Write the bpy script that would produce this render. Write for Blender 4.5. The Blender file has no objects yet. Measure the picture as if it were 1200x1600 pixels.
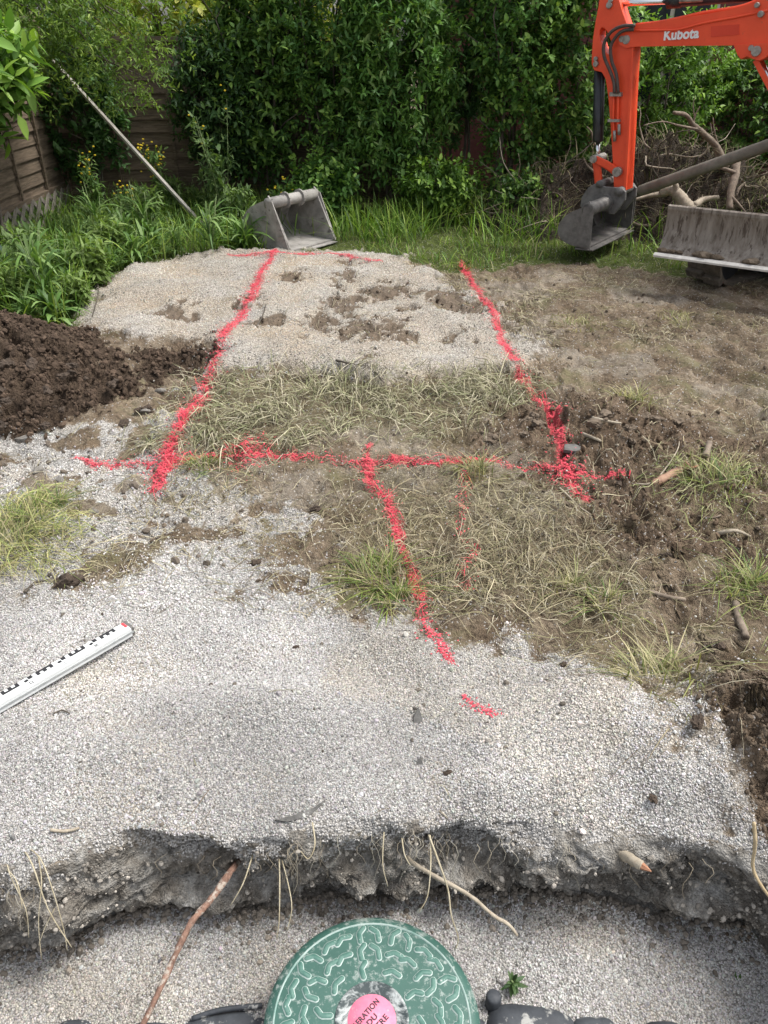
import bpy, bmesh, math, random
import numpy as np
from mathutils import Vector, Matrix
from mathutils.geometry import tessellate_polygon
random.seed(7)
RNG = np.random.default_rng(11)
scene = bpy.context.scene
COL = scene.collection

# ------------------------------------------------------------------ camera
CAM_H = 1.55; PITCH = math.radians(31.6); FOC = 1202.0
cam_d = bpy.data.cameras.new("camera")
cam_d.sensor_fit = 'VERTICAL'; cam_d.sensor_height = 36.0
cam_d.lens = 36.0 * FOC / 1600.0
cam_d.clip_start = 0.05; cam_d.clip_end = 600
cam = bpy.data.objects.new("camera", cam_d); COL.objects.link(cam)
cam.location = (0, 0, CAM_H); cam.rotation_euler = (math.pi/2 - PITCH, 0, 0)
scene.camera = cam

# ------------------------------------------------------------------ light
SUN_EL, SUN_AZ = math.radians(62), math.radians(82)     # azimuth clockwise from +Y
world = bpy.data.worlds.new("World"); scene.world = world; world.use_nodes = True
wn = world.node_tree.nodes; wl = world.node_tree.links
bg = wn["Background"]; sky = wn.new("ShaderNodeTexSky"); sky.sky_type = 'NISHITA'
sky.sun_disc = False; sky.sun_elevation = SUN_EL; sky.sun_rotation = SUN_AZ
sky.air_density = 1.0; sky.dust_density = 4.0; sky.ozone_density = 1.0
hs = wn.new("ShaderNodeHueSaturation"); hs.inputs["Saturation"].default_value = 0.35
wl.new(sky.outputs[0], hs.inputs["Color"]); wl.new(hs.outputs[0], bg.inputs[0])
bg.inputs[1].default_value = 0.115
sun_d = bpy.data.lights.new("sun", 'SUN'); sun_d.energy = 1.5; sun_d.angle = math.radians(18)
sun_d.color = (1.0, 0.96, 0.9)
sun = bpy.data.objects.new("sun", sun_d); COL.objects.link(sun)
sdir = Vector((math.sin(SUN_AZ)*math.cos(SUN_EL), math.cos(SUN_AZ)*math.cos(SUN_EL), math.sin(SUN_EL)))
sun.location = sdir*30; sun.rotation_euler = sdir.to_track_quat('Z', 'Y').to_euler()
vs = scene.view_settings
vs.view_transform = 'Standard'; vs.look = 'None'; vs.exposure = 1.1; vs.gamma = 1.0; vs.use_curve_mapping = False
scene.render.engine = 'CYCLES'
scene.cycles.max_bounces = 5; scene.cycles.transparent_max_bounces = 4
scene.cycles.diffuse_bounces = 3; scene.cycles.glossy_bounces = 2; scene.cycles.transmission_bounces = 3

# ------------------------------------------------------------------ helpers
sP, cP = math.sin(PITCH), math.cos(PITCH)
def ray(px, py):
    a = (px-600)/FOC; b = (800-py)/FOC
    return Vector((a, cP + b*sP, -sP + b*cP))
def G(px, py, z=0.0):
    d = ray(px, py); t = (z-CAM_H)/d.z
    return (d.x*t, d.y*t)
def AT(px, py, Y):
    d = ray(px, py); t = Y/d.y
    return Vector((d.x*t, Y, CAM_H + d.z*t))
def hash2(ix, iy, iz, seed):
    h = (ix.astype(np.int64)*374761393 + iy.astype(np.int64)*668265263 + iz.astype(np.int64)*2147483647 + seed*1274126177) & 0xffffffff
    h = ((h ^ (h >> 13))*1274126177) & 0xffffffff
    h = (h ^ (h >> 16)) & 0xffffffff
    return h/4294967295.0
def vnoise(x, y, seed=0):
    x = np.asarray(x, float); y = np.asarray(y, float)
    ix = np.floor(x); iy = np.floor(y); fx = x-ix; fy = y-iy
    fx = fx*fx*fx*(fx*(fx*6-15)+10); fy = fy*fy*fy*(fy*(fy*6-15)+10)
    z0 = np.zeros_like(ix)
    a = hash2(ix, iy, z0, seed); b = hash2(ix+1, iy, z0, seed); c = hash2(ix, iy+1, z0, seed); d = hash2(ix+1, iy+1, z0, seed)
    return (a*(1-fx)+b*fx)*(1-fy) + (c*(1-fx)+d*fx)*fy - 0.5
def fbm(x, y, f, octv=4, seed=0, gain=0.5):
    s = 0; a = 1.0
    for k in range(octv):
        s = s + a*vnoise(x*f + 17.3*k, y*f - 9.1*k, seed+k); f = f*2.03; a *= gain
    return s
def sst(a, b, x):
    t = np.clip((x-a)/(b-a), 0, 1); return t*t*(3-2*t)
def sd_poly(x, y, poly):
    """signed distance, positive inside"""
    n = len(poly); d = np.full(np.shape(x), 1e9); ins = np.zeros(np.shape(x), bool)
    for i in range(n):
        x1, y1 = poly[i]; x2, y2 = poly[(i+1) % n]
        ex, ey = x2-x1, y2-y1; wx, wy = x-x1, y-y1
        t = np.clip((wx*ex+wy*ey)/(ex*ex+ey*ey+1e-12), 0, 1)
        d = np.minimum(d, (wx-ex*t)**2+(wy-ey*t)**2)
        c = ((y1 <= y) & (y2 > y)) | ((y2 <= y) & (y1 > y))
        with np.errstate(divide='ignore', invalid='ignore'):
            xi = x1 + (y-y1)*ex/(ey if ey != 0 else 1e-12)
        ins ^= c & (x < xi)
    d = np.sqrt(d); return np.where(ins, d, -d)
def sd_line(x, y, pts):
    d = np.full(np.shape(x), 1e9)
    for (x1, y1), (x2, y2) in zip(pts[:-1], pts[1:]):
        ex, ey = x2-x1, y2-y1; wx, wy = x-x1, y-y1
        t = np.clip((wx*ex+wy*ey)/(ex*ex+ey*ey+1e-12), 0, 1)
        d = np.minimum(d, (wx-ex*t)**2+(wy-ey*t)**2)
    return np.sqrt(d)

def fast_mesh(name, verts, faces, col=None, smooth=False):
    """verts (N,3); faces: list of int arrays (M,3) / (M,4)"""
    me = bpy.data.meshes.new(name)
    v = np.ascontiguousarray(verts, dtype=np.float32)
    me.vertices.add(len(v)); me.vertices.foreach_set("co", v.ravel())
    if isinstance(faces, np.ndarray): faces = [faces]
    faces = [np.asarray(f, np.int32) for f in faces if len(f)]
    nl = sum(f.size for f in faces); npoly = sum(len(f) for f in faces)
    me.loops.add(nl); me.loops.foreach_set("vertex_index", np.concatenate([f.ravel() for f in faces]))
    me.polygons.add(npoly)
    tot = np.concatenate([np.full(len(f), f.shape[1], np.int32) for f in faces])
    st = np.concatenate([[0], np.cumsum(tot)[:-1]]).astype(np.int32)
    me.polygons.foreach_set("loop_start", st)
    try: me.polygons.foreach_set("loop_total", tot)
    except Exception: pass
    if smooth: me.polygons.foreach_set("use_smooth", np.ones(npoly, bool))
    me.update(calc_edges=True)
    if col is not None:
        at = me.attributes.new("Col", 'FLOAT_COLOR', 'POINT')
        c = np.ones((len(v), 4), np.float32); c[:, :3] = col; at.data.foreach_set("color", c.ravel())
    return me
OFF = {}
def link(name, me, mat=None, parent=None):
    o = bpy.data.objects.new(name, me); COL.objects.link(o)
    if mat and len(me.materials) == 0: me.materials.append(mat)
    if parent: o.parent = parent; OFF[o.name] = OFF[parent.name]
    else: OFF[o.name] = Vector((0, 0, 0))
    return o
def part(name, verts, faces, mat, parent, smooth=False, col=None):
    off = OFF[parent.name] if parent else Vector((0, 0, 0))
    v = np.asarray([tuple(p) for p in verts], float) - np.array(off)
    if isinstance(faces, (list, tuple)) and len(faces) and not isinstance(faces[0], np.ndarray):
        g = {}
        me = bpy.data.meshes.new(name); me.from_pydata([tuple(p) for p in v], [], [list(f) for f in faces]); me.update()
        if smooth:
            me.polygons.foreach_set("use_smooth", np.ones(len(me.polygons), bool))
    else:
        me = fast_mesh(name, v, faces, col, smooth)
    return link(name, me, mat, parent)
def tag(o, label=None, cat=None, group=None, kind=None):
    if label: o["label"] = label
    if cat: o["category"] = cat
    if group: o["group"] = group
    if kind: o["kind"] = kind
    return o
def empty(name, loc, label, cat, group=None):
    o = bpy.data.objects.new(name, None); COL.objects.link(o); o.location = loc; o.empty_display_size = 0.1
    OFF[o.name] = Vector(loc); return tag(o, label, cat, group)
def single(name, verts, faces, mat, label, cat, group=None, smooth=False, base=None):
    """a thing that is one mesh, its origin at its base"""
    v = np.asarray([tuple(p) for p in verts], float)
    if base is None: base = (v[:, 0].mean(), v[:, 1].mean(), v[:, 2].min())
    me = bpy.data.meshes.new(name); me.from_pydata([tuple(p) for p in (v-np.array(base))], [], [list(f) for f in faces]); me.update()
    if smooth: me.polygons.foreach_set("use_smooth", np.ones(len(me.polygons), bool))
    o = link(name, me, mat); o.location = base
    return tag(o, label, cat, group)
def copy_tree(root, loc=None, rotz=None, scale=None, label=None, group=None):
    r = root.copy(); COL.objects.link(r)
    if loc is not None: r.location = loc
    if rotz is not None: r.rotation_euler = (0, 0, rotz)
    if scale is not None: r.scale = (scale,)*3
    if label: r["label"] = label
    if group: r["group"] = group
    for ch in list(root.children):
        c = ch.copy(); COL.objects.link(c); c.parent = r
        for g in ch.children:
            d = g.copy(); COL.objects.link(d); d.parent = c
    return r
# ---- solid shapes returning (verts, faces)
def join(*vf):
    V = []; Fc = []
    for v, f in vf:
        n = len(V); V += [tuple(p) for p in v]; Fc += [[i+n for i in q] for q in f]
    return V, Fc
def box(c, half, ax=None, ay=None, az=None):
    ax = Vector(ax or (1, 0, 0)).normalized(); ay = Vector(ay or (0, 1, 0)).normalized(); az = Vector(az or (0, 0, 1)).normalized()
    c = Vector(c); V = []
    for k in (-1, 1):
        for j in (-1, 1):
            for i in (-1, 1): V.append(c + ax*half[0]*i + ay*half[1]*j + az*half[2]*k)
    return V, [(0, 2, 3, 1), (4, 5, 7, 6), (0, 1, 5, 4), (2, 6, 7, 3), (0, 4, 6, 2), (1, 3, 7, 5)]
def bevbox(c, half, b, ax=None, ay=None, az=None):
    """box with chamfered edges"""
    ax = Vector(ax or (1, 0, 0)).normalized(); ay = Vector(ay or (0, 1, 0)).normalized(); az = Vector(az or (0, 0, 1)).normalized()
    bm = bmesh.new(); bmesh.ops.create_cube(bm, size=2.0)
    for v in bm.verts: v.co = Vector((v.co.x*half[0], v.co.y*half[1], v.co.z*half[2]))
    bmesh.ops.bevel(bm, geom=list(bm.edges), offset=b, segments=2, affect='EDGES', profile=0.6)
    bm.verts.index_update(); c = Vector(c)
    V = [c + ax*v.co.x + ay*v.co.y + az*v.co.z for v in bm.verts]; Fc = [[v.index for v in f.verts] for f in bm.faces]
    bm.free(); return V, Fc
def tube(path, radii, n=8, caps=True, squash=1.0, wob=0.0, seed=0):
    path = [Vector(p) for p in path]
    if not hasattr(radii, '__len__'): radii = [radii]*len(path)
    rr = random.Random(seed); V = []; Fc = []; up = Vector((0.13, 0.21, 1)); prev = None
    for i, p in enumerate(path):
        d = (path[min(i+1, len(path)-1)] - path[max(i-1, 0)])
        d = d.normalized() if d.length > 1e-9 else Vector((0, 0, 1))
        a = prev - d*prev.dot(d) if prev is not None else (up.cross(d) if abs(up.normalized().dot(d)) < .97 else Vector((1, 0, 0)).cross(d))
        a.normalize(); prev = a; b = d.cross(a)
        for k in range(n):
            t = 2*math.pi*k/n; r = radii[i]*(1+wob*(rr.random()-.5))
            V.append(p + a*math.cos(t)*r + b*math.sin(t)*r*squash)
    for i in range(len(path)-1):
        for k in range(n):
            Fc.append((i*n+k, i*n+(k+1) % n, (i+1)*n+(k+1) % n, (i+1)*n+k))
    if caps:
        Fc.append(tuple(range(n-1, -1, -1))); Fc.append(tuple((len(path)-1)*n+k for k in range(n)))
    return V, Fc
def cyl(p0, p1, r, n=16): return tube([p0, p1], r, n)
def smooth_path(pts, sub=4):
    pts = [Vector(p) for p in pts]; out = []
    for i in range(len(pts)-1):
        p0 = pts[max(i-1, 0)]; p1 = pts[i]; p2 = pts[i+1]; p3 = pts[min(i+2, len(pts)-1)]
        for k in range(sub):
            t = k/sub
            out.append(0.5*((2*p1) + (p2-p0)*t + (2*p0-5*p1+4*p2-p3)*t*t + (3*p1-p0-3*p2+p3)*t**3))
    out.append(pts[-1]); return out
def prism(prof, fn, t0, t1, holes=()):
    """extrude a 2-D outline: fn(u, v, t) -> world point"""
    loops = [list(prof)] + [list(h) for h in holes]
    tri = tessellate_polygon([[Vector((u, v, 0)) for u, v in lp] for lp in loops])
    flat = [p for lp in loops for p in lp]; n = len(flat)
    V = [fn(u, v, t0) for u, v in flat] + [fn(u, v, t1) for u, v in flat]
    Fc = [tuple(t) for t in tri] + [tuple(i+n for i in reversed(t)) for t in tri]
    s = 0
    for lp in loops:
        m = len(lp)
        for i in range(m):
            a, b = s+i, s+(i+1) % m; Fc.append((a, b, b+n, a+n))
        s += m
    return V, Fc
def fix_normals(o):
    bm = bmesh.new(); bm.from_mesh(o.data); bmesh.ops.recalc_face_normals(bm, faces=bm.faces); bm.to_mesh(o.data); bm.free(); return o
def bevel(o, w=0.004, seg=2, ang=40):
    m = o.modifiers.new("bevel", 'BEVEL'); m.width = w; m.segments = seg; m.limit_method = 'ANGLE'; m.angle_limit = math.radians(ang); return o

# ------------------------------------------------------------------ materials
def nodes(name):
    m = bpy.data.materials.new(name); m.use_nodes = True
    nt = m.node_tree; b = nt.nodes["Principled BSDF"]; return m, nt, b
def N(nt, t, **kw):
    n = nt.nodes.new(t)
    for k, v in kw.items():
        if k in n.inputs: n.inputs[k].default_value = v
        else: setattr(n, k, v)
    return n
def ramp(nt, fac, stops):
    r = nt.nodes.new("ShaderNodeValToRGB"); e = r.color_ramp.elements
    while len(e) > 1: e.remove(e[-1])
    e[0].position = stops[0][0]; e[0].color = (*stops[0][1], 1)
    for p, c in stops[1:]:
        k = e.new(p); k.color = (*c, 1)
    nt.links.new(fac, r.inputs[0]); return r.outputs[0]
def mixc(nt, fac, a, b, mode='MIX'):
    m = nt.nodes.new("ShaderNodeMix"); m.data_type = 'RGBA'; m.blend_type = mode
    for s, v in ((0, fac), (6, a), (7, b)):
        if hasattr(v, 'is_output') or hasattr(v, 'links'): nt.links.new(v, m.inputs[s])
        elif s == 0: m.inputs[0].default_value = v
        else: m.inputs[s].default_value = (*v, 1) if len(v) == 3 else v
    return m.outputs[2]
def math_n(nt, op, a, b=None, clamp=False):
    m = nt.nodes.new("ShaderNodeMath"); m.operation = op; m.use_clamp = clamp
    for s, v in ((0, a), (1, b)):
        if v is None: continue
        if hasattr(v, 'links'): nt.links.new(v, m.inputs[s])
        else: m.inputs[s].default_value = v
    return m.outputs[0]
def noise(nt, scale, detail=4, rough=.6, vec=None, dist=0.0):
    n = nt.nodes.new("ShaderNodeTexNoise"); n.inputs["Scale"].default_value = scale; n.inputs["Detail"].default_value = detail
    n.inputs["Roughness"].default_value = rough; n.inputs["Distortion"].default_value = dist
    if vec is not None: nt.links.new(vec, n.inputs["Vector"])
    return n.outputs["Fac"]
def pos(nt): return nt.nodes.new("ShaderNodeNewGeometry").outputs["Position"]
def bump(nt, b, h, strength=.4, dist=.01):
    k = nt.nodes.new("ShaderNodeBump"); k.inputs["Strength"].default_value = strength; k.inputs["Distance"].default_value = dist
    nt.links.new(h, k.inputs["Height"]); nt.links.new(k.outputs[0], b.inputs["Normal"]); return k
def worn(name, c1, c2, scale=12, rough=.6, metal=0, c3=None, t3=.62, s3=30, bstr=.25, bdist=.004, lo=.35, hi=.65, stretch=None):
    m, nt, b = nodes(name); p = pos(nt)
    if stretch:
        mp = N(nt, "ShaderNodeMapping"); mp.inputs["Scale"].default_value = stretch; nt.links.new(p, mp.inputs[0]); p = mp.outputs[0]
    n1 = noise(nt, scale, 6, .65, p); col = ramp(nt, n1, [(lo, c1), (hi, c2)])
    if c3:
        n2 = noise(nt, s3, 5, .7, p); f = ramp(nt, n2, [(t3, (0, 0, 0)), (t3+.08, (1, 1, 1))]); col = mixc(nt, f, col, c3)
    nt.links.new(col, b.inputs["Base Color"]); b.inputs["Roughness"].default_value = rough; b.inputs["Metallic"].default_value = metal
    bump(nt, b, noise(nt, scale*6, 4, .6, p), bstr, bdist); return m
def colmat(name, rough=.7, transl=0.0, spec=.3, vary=.0):
    m, nt, b = nodes(name); a = N(nt, "ShaderNodeAttribute"); a.attribute_name = "Col"
    nt.links.new(a.outputs[0], b.inputs["Base Color"]); b.inputs["Roughness"].default_value = rough
    b.inputs["Specular IOR Level"].default_value = spec
    if transl > 0:
        t = N(nt, "ShaderNodeBsdfTranslucent"); br = mixc(nt, 1.0, a.outputs[0], (1.5, 1.6, .7), 'MULTIPLY'); nt.links.new(br, t.inputs[0])
        mx = N(nt, "ShaderNodeMixShader"); mx.inputs[0].default_value = transl
        out = nt.nodes["Material Output"]; nt.links.new(b.outputs[0], mx.inputs[1]); nt.links.new(t.outputs[0], mx.inputs[2]); nt.links.new(mx.outputs[0], out.inputs[0])
    return m
def plain(name, c, rough=.6, metal=0):
    m, nt, b = nodes(name); b.inputs["Base Color"].default_value = (*c, 1); b.inputs["Roughness"].default_value = rough; b.inputs["Metallic"].default_value = metal; return m
# ================================================================== GROUND
def PXW(l, z=0.0): return [G(a, b, z) for a, b in l]
FLOOR_Z = -0.37
# foot of the trench face, traced as ground points
foot = sorted(PXW([(0,1510),(50,1490),(150,1468),(250,1428),(330,1432),(400,1440),(470,1420),(600,1411),(700,1402),(820,1402),(870,1412),(970,1425),(1050,1440),(1100,1450),(1165,1462)], FLOOR_Z))
ex = [-60,-2.6,-2.3,-1.8,-1.3] + [p[0] for p in foot] + [.925,.945,.975,1.02,1.1,60]
ey = [-.7,-.65,.2,.8,.93] + [p[1] for p in foot] + [1.03,.93,.62,.2,-.65,-.7]
def y_edge(x):
    x = np.asarray(x, float); k = 1-sst(.82, .92, np.abs(x))
    return np.interp(x, ex, ey) - .005*k + k*(vnoise(x*9, x*0+.5, 701)*.035 + vnoise(x*27, x*0+.5, 702)*.022 + vnoise(x*70, x*0+.5, 703)*.008)
P_BEIGE = PXW([(150,470),(185,436),(250,412),(430,400),(500,400),(610,403),(690,435),(740,470),(800,520),(832,555),(800,585),(700,604),(600,604),(500,594),(400,586),(345,592),(320,556),(215,545),(150,520)])
P_GREY = PXW([(-300,960),(0,930),(110,915),(190,880),(270,850),(340,850),(420,890),(500,935),(560,955),(640,945),(700,978),(790,975),(850,1045),(960,1085),(1085,1135),(1135,1200),(1185,1290),(1185,1420),(-300,1500)])
P_MIX = PXW([(-200,700),(0,670),(150,655),(235,640),(300,560),(330,560),(330,620),(260,700),(330,800),(150,860),(60,900),(-200,940)])
P_MIX2 = PXW([(110,770),(250,745),(360,750),(460,800),(560,890),(530,945),(420,915),(330,880),(220,890),(120,915),(60,880)])
P_HEAP = PXW([(-400,560),(-200,530),(0,512),(120,528),(170,560),(215,600),(240,630),(150,665),(60,680),(-200,700),(-400,720)])
P_PATCH = PXW([(215,560),(300,545),(325,560),(285,600),(235,625),(215,600)])
P_SOILR = PXW([(770,640),(850,612),(960,618),(1060,640),(1200,700),(1400,760),(1400,960),(1200,960),(1050,880),(920,800),(860,750),(800,700),(740,680)])
P_STRAW1 = PXW([(225,700),(320,600),(420,588),(560,592),(700,600),(815,590),(830,620),(760,660),(640,700),(560,690),(440,700),(330,715)])
P_STRAW2 = PXW([(560,790),(620,740),(760,740),(880,790),(980,900),(1010,1000),(1160,1070),(1130,1110),(980,1075),(860,1030),(770,960),(690,985),(640,935),(560,900)])
P_GREEN = PXW([(-500,520),(-200,515),(0,500),(110,515),(150,480),(185,432),(300,406),(420,402),(520,398),(600,402),(690,428),(760,425),(900,412),(1080,430),(1200,445),(1500,480),(1900,470),(1900,250),(-1200,250),(-1200,520)])
P_BLOCK = PXW([(1100,1130),(1150,1100),(1300,1060),(1400,1300),(1210,1290),(1160,1215)])
P_STRAW3 = PXW([(1000,700),(1200,700),(1250,1000),(1120,960),(1110,860),(1050,800)])
P_TUFTL = PXW([(-120,790),(60,775),(110,820),(100,885),(0,905),(-120,900)])
mound_c = G(-40, 590); clod_c = G(945, 655); blk_c = G(1190, 1160)
HUMPS = [(*G(930, 1120), .085, .22, .17), (*G(1060, 1210), .05, .14, .12), (*G(400, 1110), .055, .25, .10), (*G(150, 1180), .04, .22, .12), (*G(610, 1010), .045, .16, .10), (*G(640, 1170), -.03, .14, .12), (*G(250, 1030), -.025, .2, .12), (*G(750, 1250), .035, .10, .06)]
def zones(x, y):
    n1 = fbm(x, y, 3.2, 5, 3, .6)*0.22; n2 = fbm(x, y, 17.0, 3, 21, .7)*0.12
    z = {}
    def m(poly, w, amp=1.0): return sst(-w, w, sd_poly(x, y, poly) + (n1+n2)*amp)
    z['beige'] = m(P_BEIGE, .14, 1.0); z['grey'] = np.maximum(m(P_GREY, .24, 1.3), (y < y_edge(x)+.01)*1.0)
    z['mix'] = m(P_MIX, .09, 1.2)*sst(-.25, .15, fbm(x, y, 9, 4, 55) + .03)
    z['mix'] = np.maximum(z['mix'], .95*m(P_MIX2, .12, 1.2)*sst(-.22, .22, fbm(x, y, 7, 5, 57, .65) + .02))
    z['heap'] = np.maximum(m(P_HEAP, .05, .7), m(P_PATCH, .05, .9))
    z['soil'] = np.maximum(m(P_SOILR, .2, 1.5), m(P_BLOCK, .05, .6))
    z['straw'] = np.maximum(np.maximum(.9*m(P_STRAW1, .2, 1.2), .7*m(P_STRAW2, .2, 1.3)), .5*m(P_STRAW3, .15, 1.2))
    z['green'] = np.maximum(m(P_GREEN, .12, 1.1), .0)
    bk_ = m(P_BLOCK, .05, .5); z['grey'] = z['grey']*(1-bk_*(y > y_edge(x)+.01))
    # dark scuffs on the pale slab
    sc = np.zeros(np.shape(x))
    for (a, b, r) in [(545,480,.13),(605,465,.17),(712,487,.24),(575,530,.28),(640,498,.08),(515,540,.16),(270,497,.13),(545,438,.10),(490,515,.14),(560,575,.12),(640,545,.12),(700,540,.08),(420,520,.08),(400,480,.07),(330,560,.14),(540,420,.1),(450,450,.06)]:
        cx, cy = G(a, b); d = np.hypot(x-cx, (y-cy)*.75) + n1*.9 + n2*1.3
        sc = np.maximum(sc, 1-sst(r*.30, r*1.15, d))
    z['scuff'] = sc
    # thin pale dust drifts on the mud
    z['dust'] = sst(.0, .3, fbm(x, y, 2.2, 5, 71) + .02)*sst(1.9, 2.6, y)*(1-sst(6, 6.8, y))*.8
    return z
def gz(x, y, zn=None):
    x = np.asarray(x, float); y = np.asarray(y, float)
    if zn is None: zn = zones(x, y)
    s = y - y_edge(x)
    far = 1-sst(9, 14, np.hypot(x, y))
    h = fbm(x, y, .8, 3, 5)*.05*sst(0, .8, s)*far + fbm(x, y, 3.1, 4, 9)*.030*far + zn['grey']*fbm(x, y, 2.0, 2, 15)*.05*sst(0, .35, s) + zn['beige']*fbm(x, y, 2.6, 3, 16)*.06
    rough = (zn['heap']*1.3 + zn['soil']*.75 + zn['scuff']*.9 + (1-zn['grey'])*(1-zn['beige'])*.55)*far
    lump = fbm(x, y, 11, 4, 31, .6)
    h = h + rough*(np.abs(lump)*-.085 + fbm(x, y, 34, 2, 41)*.012 + .012)
    h = h + zn['beige']*.055 + zn['grey']*.012 + zn['scuff']*-.02
    h = h + .30*np.exp(-(((x-mound_c[0])/.62)**2 + ((y-mound_c[1])/.50)**2))*(1+lump*.7)
    h = h + .10*np.exp(-(((x-clod_c[0])/.30)**2 + ((y-clod_c[1])/.16)**2))*(1+lump*1.2)
    h = h + .17*np.exp(-(((x-blk_c[0])/.20)**2 + ((y-blk_c[1])/.20)**2))*(1+lump*.4)
    for (a, b, hh, rx_, ry_) in HUMPS:
        h = h + hh*np.exp(-(((x-a)/rx_)**2 + ((y-b)/ry_)**2))*sst(.0, .10, s)
    # track ruts on the right
    h = h + .028*np.sin((x*.85+y*.5)*34 + fbm(x, y, 2, 2, 77)*6)*np.exp(-((x-1.75-.08*y)/.28)**2)*sst(2.6, 3.4, y)*(1-sst(5.2, 5.8, y))
    top = h - (.010+.035*np.maximum(vnoise(x*5, y*0+9, 733), 0)*2)*np.exp(-np.maximum(s, 0)/.05) - .022*np.exp(-np.maximum(s, 0)/.12)
    fl = FLOOR_Z + fbm(x, y, 3.0, 3, 61)*.04 + .03*np.exp(-np.abs(s)/.1)
    return np.where(s >= 0, top, fl)
PAINT = (.76, .075, .115)
PAINT_LINES = [
 ("left", [(432,403),(420,428),(405,450),(398,470),(385,490),(372,515),(350,545),(338,575),(325,600),(312,630),(292,655),(275,690),(262,715),(250,740),(243,764)], .046, 1.0),
 ("top", [(358,416),(395,414),(430,410),(462,408),(490,403),(520,408),(545,411),(565,415),(592,420)], .05, .8),
 ("right", [(722,408),(727,425),(740,450),(752,475),(765,495),(778,525),(792,555),(803,580),(818,600),(838,622),(856,640),(868,665),(878,695),(882,722),(893,748),(915,770)], .042, .95),
 ("cross", [(118,711),(150,720),(200,722),(250,722),(300,717),(345,714),(385,708),(430,716),(480,719),(530,721),(560,719),(600,717),(640,718),(690,727),(730,722),(770,719),(830,724),(880,733),(930,735),(978,737)], .034, .8),
 ("stem", [(577,698),(574,722),(580,750),(600,772),(616,798),(625,830),(636,865),(645,895),(658,925),(660,955),(672,980),(688,1005),(702,1028)], .032, .8),
 ("faint", [(745,712),(730,735),(722,770),(722,800),(724,830),(752,848),(720,880),(728,900),(735,918)], .034, .22),
 ("dab", [(724,1083),(737,1098),(755,1112),(776,1130)], .026, .55)]
PW = {n: PXW(p) for n, p, w, dn in PAINT_LINES}
def paint_mask(x, y):
    mk = np.zeros(np.shape(x))
    for n, p, w, dn in PAINT_LINES:
        d = sd_line(x, y, PW[n]); mk = np.maximum(mk, dn*(1-sst(w*.1, w*1.0, d + fbm(x, y, 18, 3, 5)*.035))*np.clip(.75+fbm(x, y, 7, 3, 8)*1.1, 0, 1))
    return mk
def grow(a, b, h0, g, hmax=1e9):
    o = [a]; h = h0
    while o[-1] < b: o.append(o[-1]+h); h = min(h*g, hmax)
    return o
xr = list(np.arange(0, .84, .0125)) + list(np.arange(.84, 1.06, .005)) + list(np.arange(1.06, 1.7, .014)) + grow(1.7, 4.6, .016, 1.012, .05)
xr += grow(xr[-1]+.08, 160, .1, 1.35)
xl = list(np.arange(0, 1.6, .0125)) + grow(1.6, 4.8, .016, 1.012, .05); xl += grow(xl[-1]+.08, 160, .1, 1.35)
xs = np.array([-v for v in reversed(xl[1:])] + xr)
tops = list(np.arange(0, .5, .009)) + grow(.5, 8.2, .0095, 1.0062, .05); tops += grow(tops[-1]+.08, 180, .1, 1.35)
NW = 60
X, S = np.meshgrid(xs, np.array(tops)); YE = y_edge(X); wv = sst(0, 2.5, S)
YT = (YE*(1-wv) + .9*wv) + S
zt = zones(X, YT); ZT = gz(X, YT, zt)
rows = [(X, YT, ZT, zt, np.zeros_like(X))]
# trench face
Wp = np.linspace(0, 1, NW+1)[:-1]; Xw, Ww = np.meshgrid(xs, Wp); YEw = y_edge(Xw)
yb = y_edge(xs); ztop = gz(xs, yb+1e-6); zbot = gz(xs, yb-1e-3)
Zw = zbot[None, :]*(1-Ww) + ztop[None, :]*Ww
n3 = fbm(Xw*1.0 + Zw*.3, Zw*1.6 + YEw, 6, 4, 91, .55); n4 = fbm(Xw, Zw*1.4+YEw*.7, 26, 3, 97, .6)
step = np.floor((fbm(Xw*.8, Zw*1.2+.5*YEw, 7, 2, 121)+1)*6)/6*1.0 % .5
crk = 1-sst(0, .035, np.abs(fbm(Xw, Zw*1.3+.4*YEw, 8, 3, 111)))
prof = -.012*np.sin(np.pi*np.clip(Ww*1.05, 0, 1))**1.0 - .006*sst(.55, .95, Ww)*(1-sst(.95, 1, Ww)) + .035*(1-sst(0, .22, Ww + n3*.3))
env = np.sin(np.pi*np.clip(Ww, 0, 1))**.5
YW = YEw + prof*1.2 + env*(n3*.14 + n4*.035 + crk*.035 + step*.015)
ZWv = Zw + env*n4*.015
zw = {k: np.zeros_like(Xw) for k in zt}
cas = vnoise(Xw*6, Xw*0+2, 741)+.5
zw['grey'] = np.clip(sst(.0, .25, Ww - (.52+.42*cas) + n3*.5 + n4*.6), 0, 1)*(Ww > .15)
rows.insert(0, (Xw, YW, ZWv, zw, 1-.85*zw['grey']))
# trench floor and the bank behind the camera
fy = np.concatenate([np.linspace(0, .62, 18)[:-1], np.linspace(.62, 1, 62)[:-1]])
Xf, Ff = np.meshgrid(xs, fy); YF = -1.0 + (y_edge(Xf)-.002+1.0)*Ff
zf = zones(Xf, YF-1e-4); rows.insert(0, (Xf, YF, gz(Xf, YF-2e-3, zf), zf, np.zeros_like(Xf)))
bk = np.array([180, 60, 20, 8, 4, 2.4, 1.5, 1.1, 1.02])
Xb, Bb = np.meshgrid(xs, bk); YB = -Bb; zb = {k: np.zeros_like(Xb) for k in zt}
rows.insert(0, (Xb, YB, np.where(Bb > 1.05, 0.0, -.2) + fbm(Xb, YB, 3, 3, 5)*.03*(Bb < 5), zb, np.zeros_like(Xb)))
GX = np.vstack([r[0] for r in rows]); GY = np.vstack([r[1] for r in rows]); GZ = np.vstack([r[2] for r in rows])
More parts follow.
